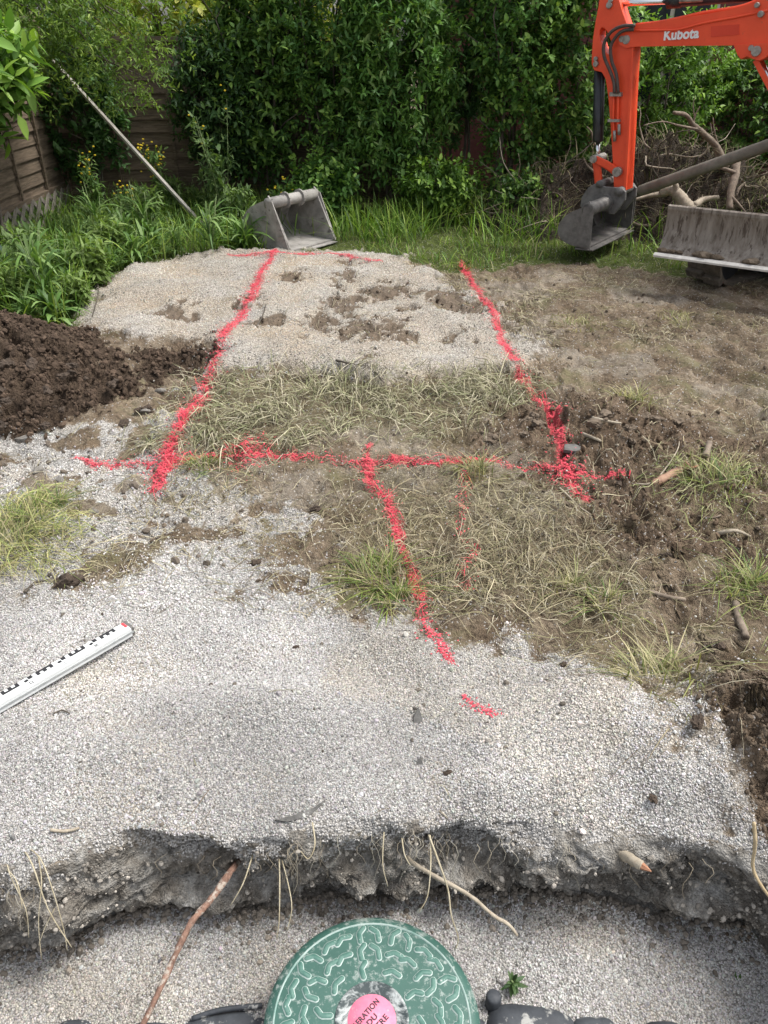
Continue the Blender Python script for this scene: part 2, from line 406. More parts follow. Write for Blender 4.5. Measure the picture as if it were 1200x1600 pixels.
ZN = {k: np.vstack([r[3][k] for r in rows]) for k in zt}; WL = np.vstack([r[4] for r in rows])
nr, nc = GX.shape
idx = np.arange(nr*nc).reshape(nr, nc)
quads = np.stack([idx[:-1, :-1], idx[:-1, 1:], idx[1:, 1:], idx[1:, :-1]], -1).reshape(-1, 4)
me = fast_mesh("ground", np.stack([GX, GY, GZ], -1).reshape(-1, 3), quads, smooth=True)
def putcol(me, nm, chans):
    at = me.attributes.new(nm, 'FLOAT_COLOR', 'POINT')
    c = np.stack([np.clip(k, 0, 1).ravel() for k in chans], -1).astype(np.float32); at.data.foreach_set("color", c.ravel())
putcol(me, "zone_a", [ZN['grey'], ZN['beige'], ZN['heap'], ZN['soil']])
putcol(me, "zone_b", [ZN['straw'], ZN['green'], WL, np.maximum(ZN['mix'], 0)])
putcol(me, "zone_c", [ZN['dust'], ZN['scuff'], ZN['heap'], paint_mask(GX, GY)*(WL < .01)])

def ground_material():
    m, nt, b = nodes("ground"); L = nt.links; p = pos(nt)
    def att(n):
        a = N(nt, "ShaderNodeAttribute"); a.attribute_name = n; s = N(nt, "ShaderNodeSeparateColor"); L.new(a.outputs["Color"], s.inputs[0]); return s.outputs[0], s.outputs[1], s.outputs[2], a.outputs["Alpha"]
    grey, beige, heap, soil = att("zone_a"); straw, green, wall, mix = att("zone_b"); dust, scuff, hp, paint = att("zone_c")
    # earth
    e1 = ramp(nt, noise(nt, 7, 8, .7, p), [(.3, (.115, .083, .056)), (.5, (.195, .152, .108)), (.7, (.31, .26, .195))])
    e2 = ramp(nt, noise(nt, 60, 4, .7, p), [(.35, (.55, .55, .55)), (.65, (1.25, 1.25, 1.25))]); earth = mixc(nt, 1, e1, e2, 'MULTIPLY')
    dark = mixc(nt, 1, ramp(nt, noise(nt, 9, 7, .7, p), [(.3, (.050, .036, .026)), (.7, (.105, .075, .052))]), e2, 'MULTIPLY')
    brown = mixc(nt, 1, ramp(nt, noise(nt, 8, 7, .7, p), [(.3, (.10, .071, .048)), (.7, (.215, .16, .112))]), e2, 'MULTIPLY')
    clay = mixc(nt, 1, ramp(nt, noise(nt, 11, 7, .7, p), [(.28, (.12, .105, .087)), (.45, (.22, .20, .172)), (.57, (.34, .325, .295)), (.72, (.48, .47, .45))]), e2, 'MULTIPLY')
    hay = ramp(nt, noise(nt, 30, 6, .75, p), [(.3, (.085, .068, .042)), (.5, (.17, .14, .085)), (.7, (.28, .245, .155))])
    grs = ramp(nt, noise(nt, 20, 6, .7, p), [(.3, (.04, .055, .015)), (.7, (.12, .15, .04))])
    # gravel grains
    v = N(nt, "ShaderNodeTexVoronoi"); v.inputs["Scale"].default_value = 190; v.feature = 'F1'; L.new(p, v.inputs["Vector"])
    sep = N(nt, "ShaderNodeSeparateColor"); L.new(v.outputs["Color"], sep.inputs[0])
    grain = ramp(nt, sep.outputs[0], [(0, (.30, .29, .27)), (.35, (.46, .45, .43)), (.75, (.60, .59, .57)), (1, (.74, .73, .71))])
    gap = ramp(nt, v.outputs["Distance"], [(.35, (1, 1, 1)), (.75, (.45, .45, .45))]); grain = mixc(nt, 1, grain, gap, 'MULTIPLY')
    tint = ramp(nt, noise(nt, 2.2, 5, .6, p), [(.35, (.98, .97, .96)), (.52, (1, .98, .95)), (.68, (1.03, .94, .82))]); grain = mixc(nt, 1, grain, tint, 'MULTIPLY')
    bg_ = mixc(nt, 1, grain, ramp(nt, noise(nt, 3, 5, .6, p), [(.35, (1.06, 1.03, .99)), (.5, (1.0, .94, .85)), (.65, (1.0, .90, .79))]), 'MULTIPLY')
    br = noise(nt, 26, 8, .85, p)
    def brk(f, w=.5):   # break a soft zone edge up with grain-sized noise
        t = math_n(nt, 'ADD', f, math_n(nt, 'MULTIPLY', math_n(nt, 'SUBTRACT', br, .5), 2.2))
        return math_n(nt, 'MULTIPLY', math_n(nt, 'SUBTRACT', t, .30, ), 2.6, True)
    big_ = ramp(nt, noise(nt, 2.1, 6, .65, p), [(.34, (.70, .66, .60)), (.5, (1, 1, 1)), (.64, (1.28, 1.26, 1.2))]); earth = mixc(nt, 1, earth, big_, 'MULTIPLY')
    earth = mixc(nt, ramp(nt, noise(nt, 3.3, 6, .7, p), [(.52, (0, 0, 0)), (.66, (.7, .7, .7))]), earth, (.19, .18, .095))
    c = mixc(nt, math_n(nt, 'MULTIPLY', brk(dust), .45), earth, mixc(nt, 1, ramp(nt, noise(nt, 45, 6, .75, p), [(.35, (.20, .175, .14)), (.65, (.42, .385, .33))]), big_, 'MULTIPLY'))
    c = mixc(nt, brk(green), c, grs)
    c = mixc(nt, brk(soil), c, brown); c = mixc(nt, math_n(nt, 'MULTIPLY', brk(straw), .75), c, hay)
    sp = math_n(nt, 'GREATER_THAN', sep.outputs[1], .975)
    c = mixc(nt, math_n(nt, 'MULTIPLY', sp, .8), c, (.5, .48, .45))
    c = mixc(nt, brk(mix), c, grain)
    c = mixc(nt, brk(beige), c, bg_); c = mixc(nt, brk(grey), c, grain)
    c = mixc(nt, math_n(nt, 'MULTIPLY', brk(scuff), .85), c, brown); c = mixc(nt, brk(heap), c, dark); c = mixc(nt, brk(wall), c, clay)
    c = mixc(nt, math_n(nt, 'MULTIPLY', brk(paint), .6), c, PAINT)
    L.new(c, b.inputs["Base Color"]); b.inputs["Roughness"].default_value = .95; b.inputs["Specular IOR Level"].default_value = .15
    h = math_n(nt, 'ADD', math_n(nt, 'MULTIPLY', v.outputs["Distance"], -.5), math_n(nt, 'MULTIPLY', noise(nt, 70, 6, .7, p), 1.0))
    bump(nt, b, h, .9, .014); return m
M_ground = ground_material()
ground = link("ground", me, M_ground); tag(ground, "bare building ground of pale gravel, brown soil and grass with an open trench", None, None, "structure")

# ------------------------------------------------------------------ loose grains (stuff)
def scatter(name, pts, scl, col, mat, label, cat, sub=1, rough=.3, seed=0):
    n = len(pts); me = fast_mesh(name, pts, [np.zeros((0, 3), np.int32)]) if False else bpy.data.meshes.new(name)
    me.vertices.add(n); me.vertices.foreach_set("co", np.ascontiguousarray(pts, np.float32).ravel())
    r = np.random.default_rng(seed)
    a = me.attributes.new("sc", 'FLOAT_VECTOR', 'POINT'); a.data.foreach_set("vector", np.ascontiguousarray(scl, np.float32).ravel())
    a = me.attributes.new("ro", 'FLOAT_VECTOR', 'POINT'); a.data.foreach_set("vector", (r.random((n, 3))*6.283).astype(np.float32).ravel())
    a = me.attributes.new("gcol", 'FLOAT_COLOR', 'POINT'); c4 = np.ones((n, 4), np.float32); c4[:, :3] = col; a.data.foreach_set("color", c4.ravel())
    o = link(name, me)
    ng = bpy.data.node_groups.new(name, 'GeometryNodeTree')
    ng.interface.new_socket("Geometry", in_out='INPUT', socket_type='NodeSocketGeometry'); ng.interface.new_socket("Geometry", in_out='OUTPUT', socket_type='NodeSocketGeometry')
    gi = ng.nodes.new("NodeGroupInput"); go = ng.nodes.new("NodeGroupOutput")
    ico = ng.nodes.new("GeometryNodeMeshIcoSphere"); ico.inputs["Radius"].default_value = 1; ico.inputs["Subdivisions"].default_value = sub
    sp = ng.nodes.new("GeometryNodeSetPosition"); nz = ng.nodes.new("ShaderNodeTexNoise"); nz.inputs["Scale"].default_value = 1.3 if sub == 1 else 2.1; nz.inputs["Detail"].default_value = 3
    vm = ng.nodes.new("ShaderNodeVectorMath"); vm.operation = 'SUBTRACT'; vm.inputs[1].default_value = (.5, .5, .5)
    vs_ = ng.nodes.new("ShaderNodeVectorMath"); vs_.operation = 'SCALE'; vs_.inputs["Scale"].default_value = rough*3
    ng.links.new(nz.outputs["Color"], vm.inputs[0]); ng.links.new(vm.outputs[0], vs_.inputs[0])
    ng.links.new(ico.outputs[0], sp.inputs["Geometry"]); ng.links.new(vs_.outputs[0], sp.inputs["Offset"])
    sf = ng.nodes.new("GeometryNodeSetShadeSmooth"); sf.inputs["Shade Smooth"].default_value = False; ng.links.new(sp.outputs[0], sf.inputs[0])
    sm = ng.nodes.new("GeometryNodeSetMaterial"); sm.inputs["Material"].default_value = mat; ng.links.new(sf.outputs[0], sm.inputs[0])
    ip = ng.nodes.new("GeometryNodeInstanceOnPoints")
    def na(nm):
        k = ng.nodes.new("GeometryNodeInputNamedAttribute"); k.data_type = 'FLOAT_VECTOR'; k.inputs[0].default_value = nm; return k.outputs[0]
    er = ng.nodes.new("FunctionNodeEulerToRotation"); ng.links.new(na("ro"), er.inputs[0])
    ng.links.new(gi.outputs[0], ip.inputs["Points"]); ng.links.new(sm.outputs[0], ip.inputs["Instance"])
    ng.links.new(er.outputs[0], ip.inputs["Rotation"]); ng.links.new(na("sc"), ip.inputs["Scale"]); ng.links.new(ip.outputs[0], go.inputs[0])
    md = o.modifiers.new("scatter", 'NODES'); md.node_group = ng; me.materials.append(mat)
    return tag(o, label, cat, None, "stuff")
def grain_mat(name, rough=.9):
    m, nt, b = nodes(name); a = N(nt, "ShaderNodeAttribute"); a.attribute_type = 'INSTANCER'; a.attribute_name = "gcol"
    nt.links.new(a.outputs["Color"], b.inputs["Base Color"]); b.inputs["Roughness"].default_value = rough; b.inputs["Specular IOR Level"].default_value = .2; return m
M_grain = grain_mat("gravel_grain"); M_clod = grain_mat("soil_grain", 1.0)
def make_gravel():
    r = np.random.default_rng(5); P = []; Sz = []; C = []
    def batch(n, x0, x1, y0, y1, s0, s1, key):
        x = r.uniform(x0, x1, n); y = r.uniform(y0, y1, n); zn = zones(x, y)
        dens = key(zn)*1.0
        keep = (np.abs(x) < .55*(y*.852+1.0)+.12) & (r.random(n) < dens); x, y = x[keep], y[keep]
        zn = {k: v[keep] for k, v in zn.items()}
        z = gz(x, y, zn); s = r.uniform(s0, s1, len(x))*(1+.5*(r.random(len(x)) > .93))
        t = r.random(len(x))[:, None]; base = .30 + .36*t**.9
        be = np.clip(zn['beige'] + .75*sst(.0, .25, fbm(x, y, 2.4, 3, 303)), 0, 1)[:, None]
        base = base*(1+.5*fbm(x, y, 2.2, 3, 311))[:, None]*(1+.03*r.normal(0, 1, (len(x), 3))); col = base*np.where(be > r.random(len(x))[:, None]*.9, np.array([[1.0, .935, .835]]), np.array([[1.0, .975, .945]])); 
        dk = r.random(len(x)) < .05; col[dk] *= .45
        pm = r.random(len(x)) < paint_mask(x, y)*.9; col[pm] = np.array(PAINT)*r.uniform(.7, 1.1, (pm.sum(), 1))
        P.append(np.stack([x, y, z+s*.25], -1)); Sz.append(np.stack([s*r.uniform(.8, 1.35, len(x)), s*r.uniform(.7, 1.1, len(x)), s*r.uniform(.5, .9, len(x))], -1)); C.append(col)
    kg = lambda z: np.clip(z['grey'] - z['scuff'], 0, 1)**2
    batch(235000, -1.2, 1.3, .58, 1.9, .0015, .0029, kg)
    batch(2600, -1.2, 1.3, .58, 2.2, .0034, .0065, kg)
    batch(60000, -1.7, 1.5, 1.9, 2.9, .0022, .004, lambda z: np.clip(z['grey'] + .5*z['mix'], 0, 1))
    batch(90000, -2.6, 2.0, 2.5, 6.6, .0028, .0055, lambda z: np.clip(z['beige']*.55*(1-z['scuff']) + .35*z['mix'], 0, 1))
    batch(16000, -1.6, 1.9, 1.6, 4.6, .0028, .005, lambda z: .05*(1-z['heap']*.8)*(1-z['soil']*.6))
    return np.concatenate(P), np.concatenate(Sz), np.concatenate(C)
gp, gs, gc = make_gravel()
scatter("gravel", gp, gs, gc, M_grain, "loose pale grey and beige gravel grains spread over the ground", "gravel", 1, .12, 1)
def make_wallgrains():
    r = np.random.default_rng(15)
    r0 = len(bk)+len(fy); Rw = slice(r0+NW*6//10, r0+NW)
    fx = GX[Rw].ravel(); fyv = GY[Rw].ravel(); fz = GZ[Rw].ravel(); g = ZN['grey'][Rw].ravel()
    sel = np.where((np.abs(fx) < 1.15))[0]; pick = r.choice(sel, 42000); pick = pick[r.random(len(pick)) < (g[pick]*1.0-.08)]
    n = len(pick); s = r.uniform(.0015, .0029, n)
    pts = np.stack([fx[pick]+r.uniform(-.007, .007, n), fyv[pick]-s*.2, fz[pick]+r.uniform(-.004, .004, n)], -1)
    col = (.27+.34*r.random((n, 1)))*np.array([[1, .97, .93]])
    return pts, np.stack([s*1.1, s, s*.8], -1), col
a_, b_, c_ = make_wallgrains()
scatter("gravel_crust", a_, b_, c_, M_grain, "pale gravel crust clinging to the lip of the trench", "gravel", 1, .12, 2)
def make_facecrumbs():
    r = np.random.default_rng(19); r0 = len(bk)+len(fy); Rw = slice(r0, r0+NW*9//10)
    fx = GX[Rw].ravel(); fyv = GY[Rw].ravel(); fz = GZ[Rw].ravel(); sel = np.where(np.abs(fx) < 1.1)[0]; pk = r.choice(sel, 15000); n = len(pk)
    s = .0012+.0055*r.random(n)**6; cl = vnoise(fx[pk]*7, fz[pk]*9, 77)
    k = r.random(n) < .35+1.1*cl; pk = pk[k]; s = s[k]; n = len(pk)
    pts = np.stack([fx[pk]+r.uniform(-.006, .006, n), fyv[pk]-s*.15, fz[pk]+r.uniform(-.003, .003, n)], -1)
    col = np.array([[.30, .275, .24]])*r.uniform(.5, 1.7, (n, 1)); sc = np.stack([s*1.3, s, s*.8], -1)
    m = 5000; x = r.uniform(-1.0, .95, m); d = r.exponential(.022, m)-.012; y = y_edge(x)-d; z = gz(x, np.minimum(y, y_edge(x)-.003)); s2 = .0012+.007*r.random(m)**5
    pts2 = np.stack([x, y, z+s2*.3], -1); col2 = np.array([[.20, .175, .145]])*r.uniform(.5, 1.5, (m, 1))
    return np.concatenate([pts, pts2]), np.concatenate([sc, np.stack([s2*1.3, s2, s2*.8], -1)]), np.concatenate([col, col2])
a_, b_, c_ = make_facecrumbs()
scatter("face_crumbs", a_, b_, c_, M_clod, "crumbled grey earth on the trench face and along its foot", "soil", 2, .55, 8)
def make_clods():
    r = np.random.default_rng(25); P = []; Sz = []; C = []
    def batch(n, x0, x1, y0, y1, smax, key, c, pw=3.0):
        x = r.uniform(x0, x1, n); y = r.uniform(y0, y1, n); zn = zones(x, y); keep = r.random(n) < key(zn); x, y = x[keep], y[keep]
        zz = gz(x, y, {k: v[keep] for k, v in zn.items()}); m = len(x); s = .003 + smax*r.random(m)**pw
        col = np.array(c)[None, :]*r.uniform(.6, 1.35, (m, 1)); pm = (r.random(m) < paint_mask(x, y)*.8) & (s < .008); col[pm] = np.array(PAINT)*.9
        P.append(np.stack([x, y, zz+s*.2], -1)); Sz.append(np.stack([s*r.uniform(.8, 1.5, m), s*r.uniform(.8, 1.3, m), s*r.uniform(.5, .9, m)], -1)); C.append(col)
    batch(36000, -2.8, -.85, 2.6, 4.7, .013, lambda z: z['heap']*.9, (.085, .060, .043), 6)
    batch(14000, .4, 2.4, 2.0, 3.9, .010, lambda z: z['soil']*.5, (.13, .093, .063), 7)
    batch(9000, .7, 1.4, 1.0, 1.7, .006, lambda z: z['soil']*.9, (.13, .10, .072), 5)
    batch(9000, -1.0, 3.0, 2.0, 6.0, .010, lambda z: (1-z['grey'])*(1-z['beige'])*.28, (.15, .12, .09), 6)
    batch(9000, -1.2, 1.2, 3.6, 6.3, .012, lambda z: z['scuff']*.5, (.12, .093, .068), 6)
    batch(1800, -1.9, -.5, 2.2, 3.2, .014, lambda z: z['mix']*.4, (.15, .125, .10), 5)
    batch(500, -1.3, 1.2, 1.15, 2.3, .006, lambda z: z['grey']*.35, (.16, .14, .115), 6)
    return np.concatenate(P), np.concatenate(Sz), np.concatenate(C)
a_, b_, c_ = make_clods()
scatter("soil_crumbs", a_, b_, c_, M_clod, "crumbled brown soil lying over the dug ground", "soil", 2, .55, 3)
# ================================================================== PAINT, HAY, GRASS
M_paint = colmat("spray_paint", .8, 0, .2)
M_straw = colmat("straw", .8, .0, .2); M_blade = colmat("grass_blade", .55, .25, .35); M_leaf = colmat("leaf", .5, .25, .35)
M_leafm = colmat("leaf_matt", .6, .3, .3)
def flecks(name, pts, sizes, label):
    n = len(pts); r = np.random.default_rng(len(pts)); k = 6
    ang = np.linspace(0, 2*np.pi, k, endpoint=False)[None, :] + r.random((n, 1))*6
    rad = sizes[:, None]*r.uniform(.55, 1.25, (n, k)); tx = r.normal(0, .12, (n, 1)); ty = r.normal(0, .12, (n, 1))
    dx = np.cos(ang)*rad; dy = np.sin(ang)*rad
    V = np.stack([pts[:, None, 0]+dx, pts[:, None, 1]+dy, pts[:, None, 2]+dx*tx+dy*ty], -1).reshape(-1, 3)
    f = np.arange(n*k).reshape(n, k)
    b = V.mean(0); b[2] = V[:, 2].min(); cc = np.repeat(np.array(PAINT)[None, :]*r.uniform(.5, 1.1, (n, 1)) + np.array([[.05, .05, .045]])*r.random((n, 1)), k, 0); me = fast_mesh(name, V-b, f, cc); o = link(name, me, M_paint); o.location = b
    return tag(o, label, "paint line", None, "stuff" if "faint" in label else None)
PL_LABEL = {"left": "long red spray paint line across pale gravel from loose bucket past the soil heap",
 "top": "short red spray paint line over the far crest of the pale gravel slab",
 "right": "long red spray paint line along the muddy side of the gravel slab, excavator side",
 "cross": "red spray paint line crossing the mown hay between the two long lines",
 "stem": "single winding red spray paint line leading from the cross line to the near gravel",
 "faint": "faint broken red spray paint trace on dry grass beside the winding line",
 "dab": "small lone red paint dab on pale gravel near the trench"}
for nm, pp, w, dn in PAINT_LINES:
    r = np.random.default_rng(len(pp)*7+int(w*1000)); P = np.array(PW[nm]); seg = np.diff(P, axis=0); ln = np.hypot(seg[:, 0], seg[:, 1])
    tot = ln.sum(); n = int(tot*w*2/2.0e-5*.62*dn); t = r.random(n)*tot; cum = np.concatenate([[0], np.cumsum(ln)])
    i = np.clip(np.searchsorted(cum, t)-1, 0, len(ln)-1); u = ((t-cum[i])/ln[i])[:, None]; base = P[i]+seg[i]*u
    nrm = np.stack([-seg[i, 1], seg[i, 0]], -1)/ln[i][:, None]
    off_ = r.normal(0, 1, n)*w*.3
    gapn = fbm(t, off_*9+3.7, 6, 4, 13, .7); wid = w*(.30+.28*vnoise(t*4, t*0, 3))*np.where(r.random(n) < .2, 2.3, 1)
    off = r.normal(0, 1, n)*wid + w*.5*fbm(t, t*0, 3, 2, 44)
    keep = gapn > (-.45 if dn > .9 else -.36 if dn > .5 else -9); base = base[keep]+nrm[keep]*off[keep][:, None]; m = len(base)
    if nm == "cross":
        c0 = G(388, 710); ex_ = r.normal(0, 1, (1500, 2))*np.array([.055, .07])+np.array(c0); c1 = G(888, 737); e2 = r.normal(0, 1, (900, 2))*np.array([.04, .05])+np.array(c1)
        base = np.concatenate([base, ex_, e2]); m = len(base)
    if nm == "faint": wid = wid*1
    if nm == "left":
        c0 = G(258, 722); base = np.concatenate([base, r.normal(0, 1, (1200, 2))*np.array([.028, .08])+np.array(c0)]); m = len(base)
    zn = zones(base[:, 0], base[:, 1]); z = gz(base[:, 0], base[:, 1], zn)+.0035+.002*r.random(m)+np.maximum(zn['straw'], .2*(1-zn['beige'])*(1-zn['grey']))*r.random(m)*.012
    flecks("paint_line", np.column_stack([base, z]), r.uniform(.0011, .0042, m), PL_LABEL[nm])

def ribbons(P, W, Sd, col):
    """P (N,K,3) W (N,K) Sd (N,3) or (N,K,3) col (N,3) or (N,K,3)"""
    n, k, _ = P.shape
    if Sd.ndim == 2: Sd = Sd[:, None, :]
    a = P - Sd*W[..., None]*.5; b = P + Sd*W[..., None]*.5
    V = np.stack([a, b], 2).reshape(-1, 3)
    i = np.arange(n*k*2).reshape(n, k, 2)
    f = np.stack([i[:, :-1, 0], i[:, :-1, 1], i[:, 1:, 1], i[:, 1:, 0]], -1).reshape(-1, 4)
    if col.ndim == 2: col = np.repeat(col[:, None, :], k, 1)
    c = np.repeat(col[:, :, None, :], 2, 2).reshape(-1, 3)
    return V, f, c
def stack_geo(parts):
    V = []; Fc = []; C = []; n = 0
    for v, f, c in parts:
        V.append(v); Fc.append(f+n); C.append(c); n += len(v)
    return np.concatenate(V), np.concatenate(Fc), np.concatenate(C)
def straw_geo(n, x0, x1, y0, y1, key, lmin, lmax, arch, wid, pal, seed, fld=2.5, jit=.7):
    r = np.random.default_rng(seed); x = r.uniform(x0, x1, n); y = r.uniform(y0, y1, n)
    zn = zones(x, y); k = r.random(n) < key(zn, x, y); x, y = x[k], y[k]; n = len(x); K = 5
    th = fbm(x, y, fld, 2, 200+seed)*12 + r.normal(0, jit, n); L = r.uniform(lmin, lmax, n)*r.uniform(.5, 1, n)
    bend = r.normal(0, .38, n); t = np.linspace(0, 1, K)
    ang = th[:, None] + bend[:, None]*t[None, :]
    st = L[:, None]/(K-1); px = x[:, None] + np.concatenate([np.zeros((n, 1)), np.cumsum(np.cos(ang[:, 1:])*st, 1)], 1); py = y[:, None] + np.concatenate([np.zeros((n, 1)), np.cumsum(np.sin(ang[:, 1:])*st, 1)], 1)
    z = gz(px, py) + .003 + (r.random(n)**1.5*arch)[:, None]*(.25+np.sin(np.pi*t)[None, :]*1.0) + (r.random(n)*arch*.5)[:, None]*t[None, :]
    P = np.stack([px, py, z], -1); sd = np.stack([-np.sin(th), np.cos(th), r.normal(0, .6, n)], -1); sd /= np.linalg.norm(sd, axis=1)[:, None]
    W = wid*r.uniform(.6, 1.3, (n, 1))*np.array([[.8, 1, 1, .8, .25]])
    pal = np.array(pal); c = pal[r.integers(0, len(pal), n)]*r.uniform(.65, 1.2, (n, 1)); c = np.repeat(c[:, None, :], K, 1)
    pm = paint_mask(px, py) > r.uniform(.1, 1.0, (n, 1)); c[pm] = np.array(PAINT)*.95
    return ribbons(P, W, sd, c)
HAY = [(.44, .39, .26), (.34, .29, .18), (.27, .245, .14), (.20, .19, .10), (.38, .345, .25), (.17, .13, .085), (.12, .095, .065)]
HAYG = [(.33, .32, .19), (.42, .39, .26), (.22, .235, .12), (.48, .44, .32), (.17, .165, .09), (.13, .11, .07)]
def clump(x, y, f=3.5, sd=410): return np.clip(.25+1.6*sst(-.15, .3, fbm(x, y, f, 3, sd)), 0, 1)
parts = [straw_geo(21000, -1.3, 1.2, 2.5, 4.1, lambda z, x, y: sst(-.12, .12, sd_poly(x, y, P_STRAW1))*clump(x, y), .07, .26, .045, .0032, HAYG, 1, 3.5, .9),
 straw_geo(17000, -.3, 1.6, 1.3, 3.0, lambda z, x, y: sst(-.12, .15, sd_poly(x, y, P_STRAW2))*clump(x, y, 4.5), .05, .22, .035, .0022, HAY, 2, 4.5, 1.3),
 straw_geo(3600, .8, 2.4, 1.6, 3.2, lambda z, x, y: .8*sst(-.05, .15, sd_poly(x, y, P_STRAW3))*clump(x, y), .06, .24, .035, .0026, [(.28, .31, .12), (.40, .39, .22), (.20, .25, .09)], 3),
 straw_geo(34000, .2, 3.4, 2.5, 6.5, lambda z, x, y: (1-z['beige'])*(1-z['grey'])*(1-.8*z['green'])*np.clip(.05+1.3*sst(.0, .35, fbm(x, y, 2.4, 4, 400)), 0, 1)*(1-.75*z['soil']), .03, .15, .010, .0030, HAY, 4, 4, 1.5),
 straw_geo(7000, -1.0, .9, 1.9, 3.0, lambda z, x, y: (1-z['beige'])*(1-z['grey']*.9)*.75*clump(x, y, 5), .03, .16, .012, .0021, HAY, 5, 4, 1.5),
 straw_geo(2200, 0.3, 1.9, 1.3, 2.8, lambda z, x, y: (1-z['grey']*.9)*.8*clump(x, y, 5), .03, .16, .012, .0019, HAY, 15, 4, 1.5),
 straw_geo(1500, -1.9, -.4, 2.0, 3.2, lambda z, x, y: .5*clump(x, y, 6), .04, .2, .015, .0022, HAY, 6),
 straw_geo(240, -1.4, 1.3, 1.1, 2.2, lambda z, x, y: z['grey']*.3, .03, .12, .006, .0016, HAY, 7),
 straw_geo(2600, -1.8, -.9, 1.9, 2.7, lambda z, x, y: sst(-.08, .08, sd_poly(x, y, P_TUFTL)), .06, .24, .05, .0024, [(.46, .42, .2), (.36, .36, .14), (.26, .31, .1)], 8),
 straw_geo(1500, -1.1, .9, 3.6, 6.5, lambda z, x, y: np.clip(z['scuff']*1.2+.03, 0, 1), .04, .15, .010, .0032, HAY, 9)]
V, Fq, C = stack_geo(parts)
tag(link("dry_grass", fast_mesh("dry_grass", V, Fq, C), M_straw), "mown dry grass strewn over the mud in matted swathes", "dry grass", None, "stuff")

def blades_geo(x, y, hmin, hmax, wid, lean, pal, seed, K=5, z=None):
    r = np.random.default_rng(seed); n = len(x); h = r.uniform(hmin, hmax, n); th = r.random(n)*6.283
    if z is None: z = gz(x, y)
    t = np.linspace(0, 1, K)[None, :]; ln = (r.random(n)*lean)[:, None]; cur = (r.random(n)*.9+.3)[:, None]
    rad = h[:, None]*(ln*t + ln*cur*t**2.2); zz = h[:, None]*(t - .55*(ln*cur)*t**2.5)
    P = np.stack([x[:, None]+np.cos(th)[:, None]*rad, y[:, None]+np.sin(th)[:, None]*rad, z[:, None]-.01+np.maximum(zz, 0)], -1)
    sd = np.stack([-np.sin(th), np.cos(th), np.zeros(n)], -1); W = wid*r.uniform(.6, 1.3, (n, 1))*np.interp(np.linspace(0, 1, K), [0, .4, .8, 1], [.8, 1, .6, .08])[None, :]
    pal = np.array(pal); c = pal[r.integers(0, len(pal), n)]*r.uniform(.6, 1.25, (n, 1))
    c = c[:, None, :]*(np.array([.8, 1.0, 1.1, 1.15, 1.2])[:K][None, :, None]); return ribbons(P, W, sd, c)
GRN = [(0.131, 0.236, 0.035), (0.100, 0.190, 0.032), (0.184, 0.287, 0.045), (0.079, 0.155, 0.032), (0.231, 0.310, 0.060)]
def pick(n, x0, x1, y0, y1, key, seed):
    r = np.random.default_rng(seed); x = r.uniform(x0, x1, n); y = r.uniform(y0, y1, n); k = (r.random(n) < key(x, y)) & (np.hypot(x+.83, y-6.88) > .27); return x[k], y[k]
gp_ = []
bx, by = pick(13000, -1.2, 4.2, 6.0, 8.6, lambda x, y: sst(.05, .45, sd_poly(x, y, P_GREEN))*np.clip(.5+fbm(x, y, 1.5, 3, 12)*1.4, 0, 1)*sst(6.5, 7.3, y+.25*fbm(x, y, 2, 2, 5)), 1)
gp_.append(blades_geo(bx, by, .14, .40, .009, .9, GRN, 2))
bx, by = pick(15000, -1.2, 4.6, 5.2, 7.6, lambda x, y: sst(-.02, .22, sd_poly(x, y, P_GREEN))*np.clip(.55+fbm(x, y, 2.5, 3, 17)*1.5, 0, 1), 3)
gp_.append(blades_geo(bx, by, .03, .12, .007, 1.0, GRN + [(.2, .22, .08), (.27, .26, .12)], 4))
bx, by = pick(9000, -4.2, -.9, 3.9, 8.6, lambda x, y: sst(-.05, .15, sd_poly(x, y, P_GREEN)), 5)
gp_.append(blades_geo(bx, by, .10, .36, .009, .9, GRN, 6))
V, Fq, C = stack_geo(gp_)
tag(link("grass", fast_mesh("grass", V, Fq, C), M_blade), "green grass growing along the foot of the hedge and fence", "grass", None, "stuff")
# separate tufts left standing in the dug ground
def tuft(px, py, n, rad, h, pal, label, seed, group=None):
    n = int(n*1.5)
    cx, cy = G(px, py); r = np.random.default_rng(seed); a = r.random(n)*6.283; rad = rad*1.45; n0 = n; q = rad*r.random(n)**.7
    x = cx+np.cos(a)*q; y = cy+np.sin(a)*q; z = gz(x, y); V, f, c = blades_geo(x, y, h*.2, h*.9, .0036, 1.5, list(pal)+[(.38, .34, .2), (.22, .19, .1)], seed, z=z)
    b = np.array([cx, cy, float(gz(np.array([cx]), np.array([cy]))[0])-.01]); o = link("grass_tuft", fast_mesh("grass_tuft", V-b, f, c), M_blade); o.location = b
    tag(o, label, "grass tuft", group)
FRESH = [(.13, .19, .04), (.20, .24, .06), (.09, .15, .035), (.30, .30, .12)]; DULL = [(.24, .25, .10), (.36, .33, .18), (.14, .17, .06)]
tuft(590, 885, 240, .09, .13, FRESH, "bright green grass tuft beside the winding red paint line", 21)
tuft(620, 925, 90, .05, .10, FRESH, "small green grass tuft at the edge of the near gravel", 22)
tuft(75, 795, 160, .10, .14, FRESH, "green grass tuft in dry grass below the soil heap", 23)
tuft(25, 840, 200, .13, .14, DULL, "yellowing grass clump beside the gravel and the levelling staff", 24)
tuft(320, 728, 90, .05, .09, FRESH, "little green tuft beside crossing of two red paint lines", 25)
tuft(742, 740, 130, .06, .12, DULL, "pale grass tuft splashed with paint on the cross line", 26)
tuft(985, 640, 150, .07, .13, DULL, "grass sod sticking out of the heap of brown clods", 27)
tuft(1165, 905, 170, .08, .14, FRESH, "green grass clump beside the broken root piece in mud", 28)
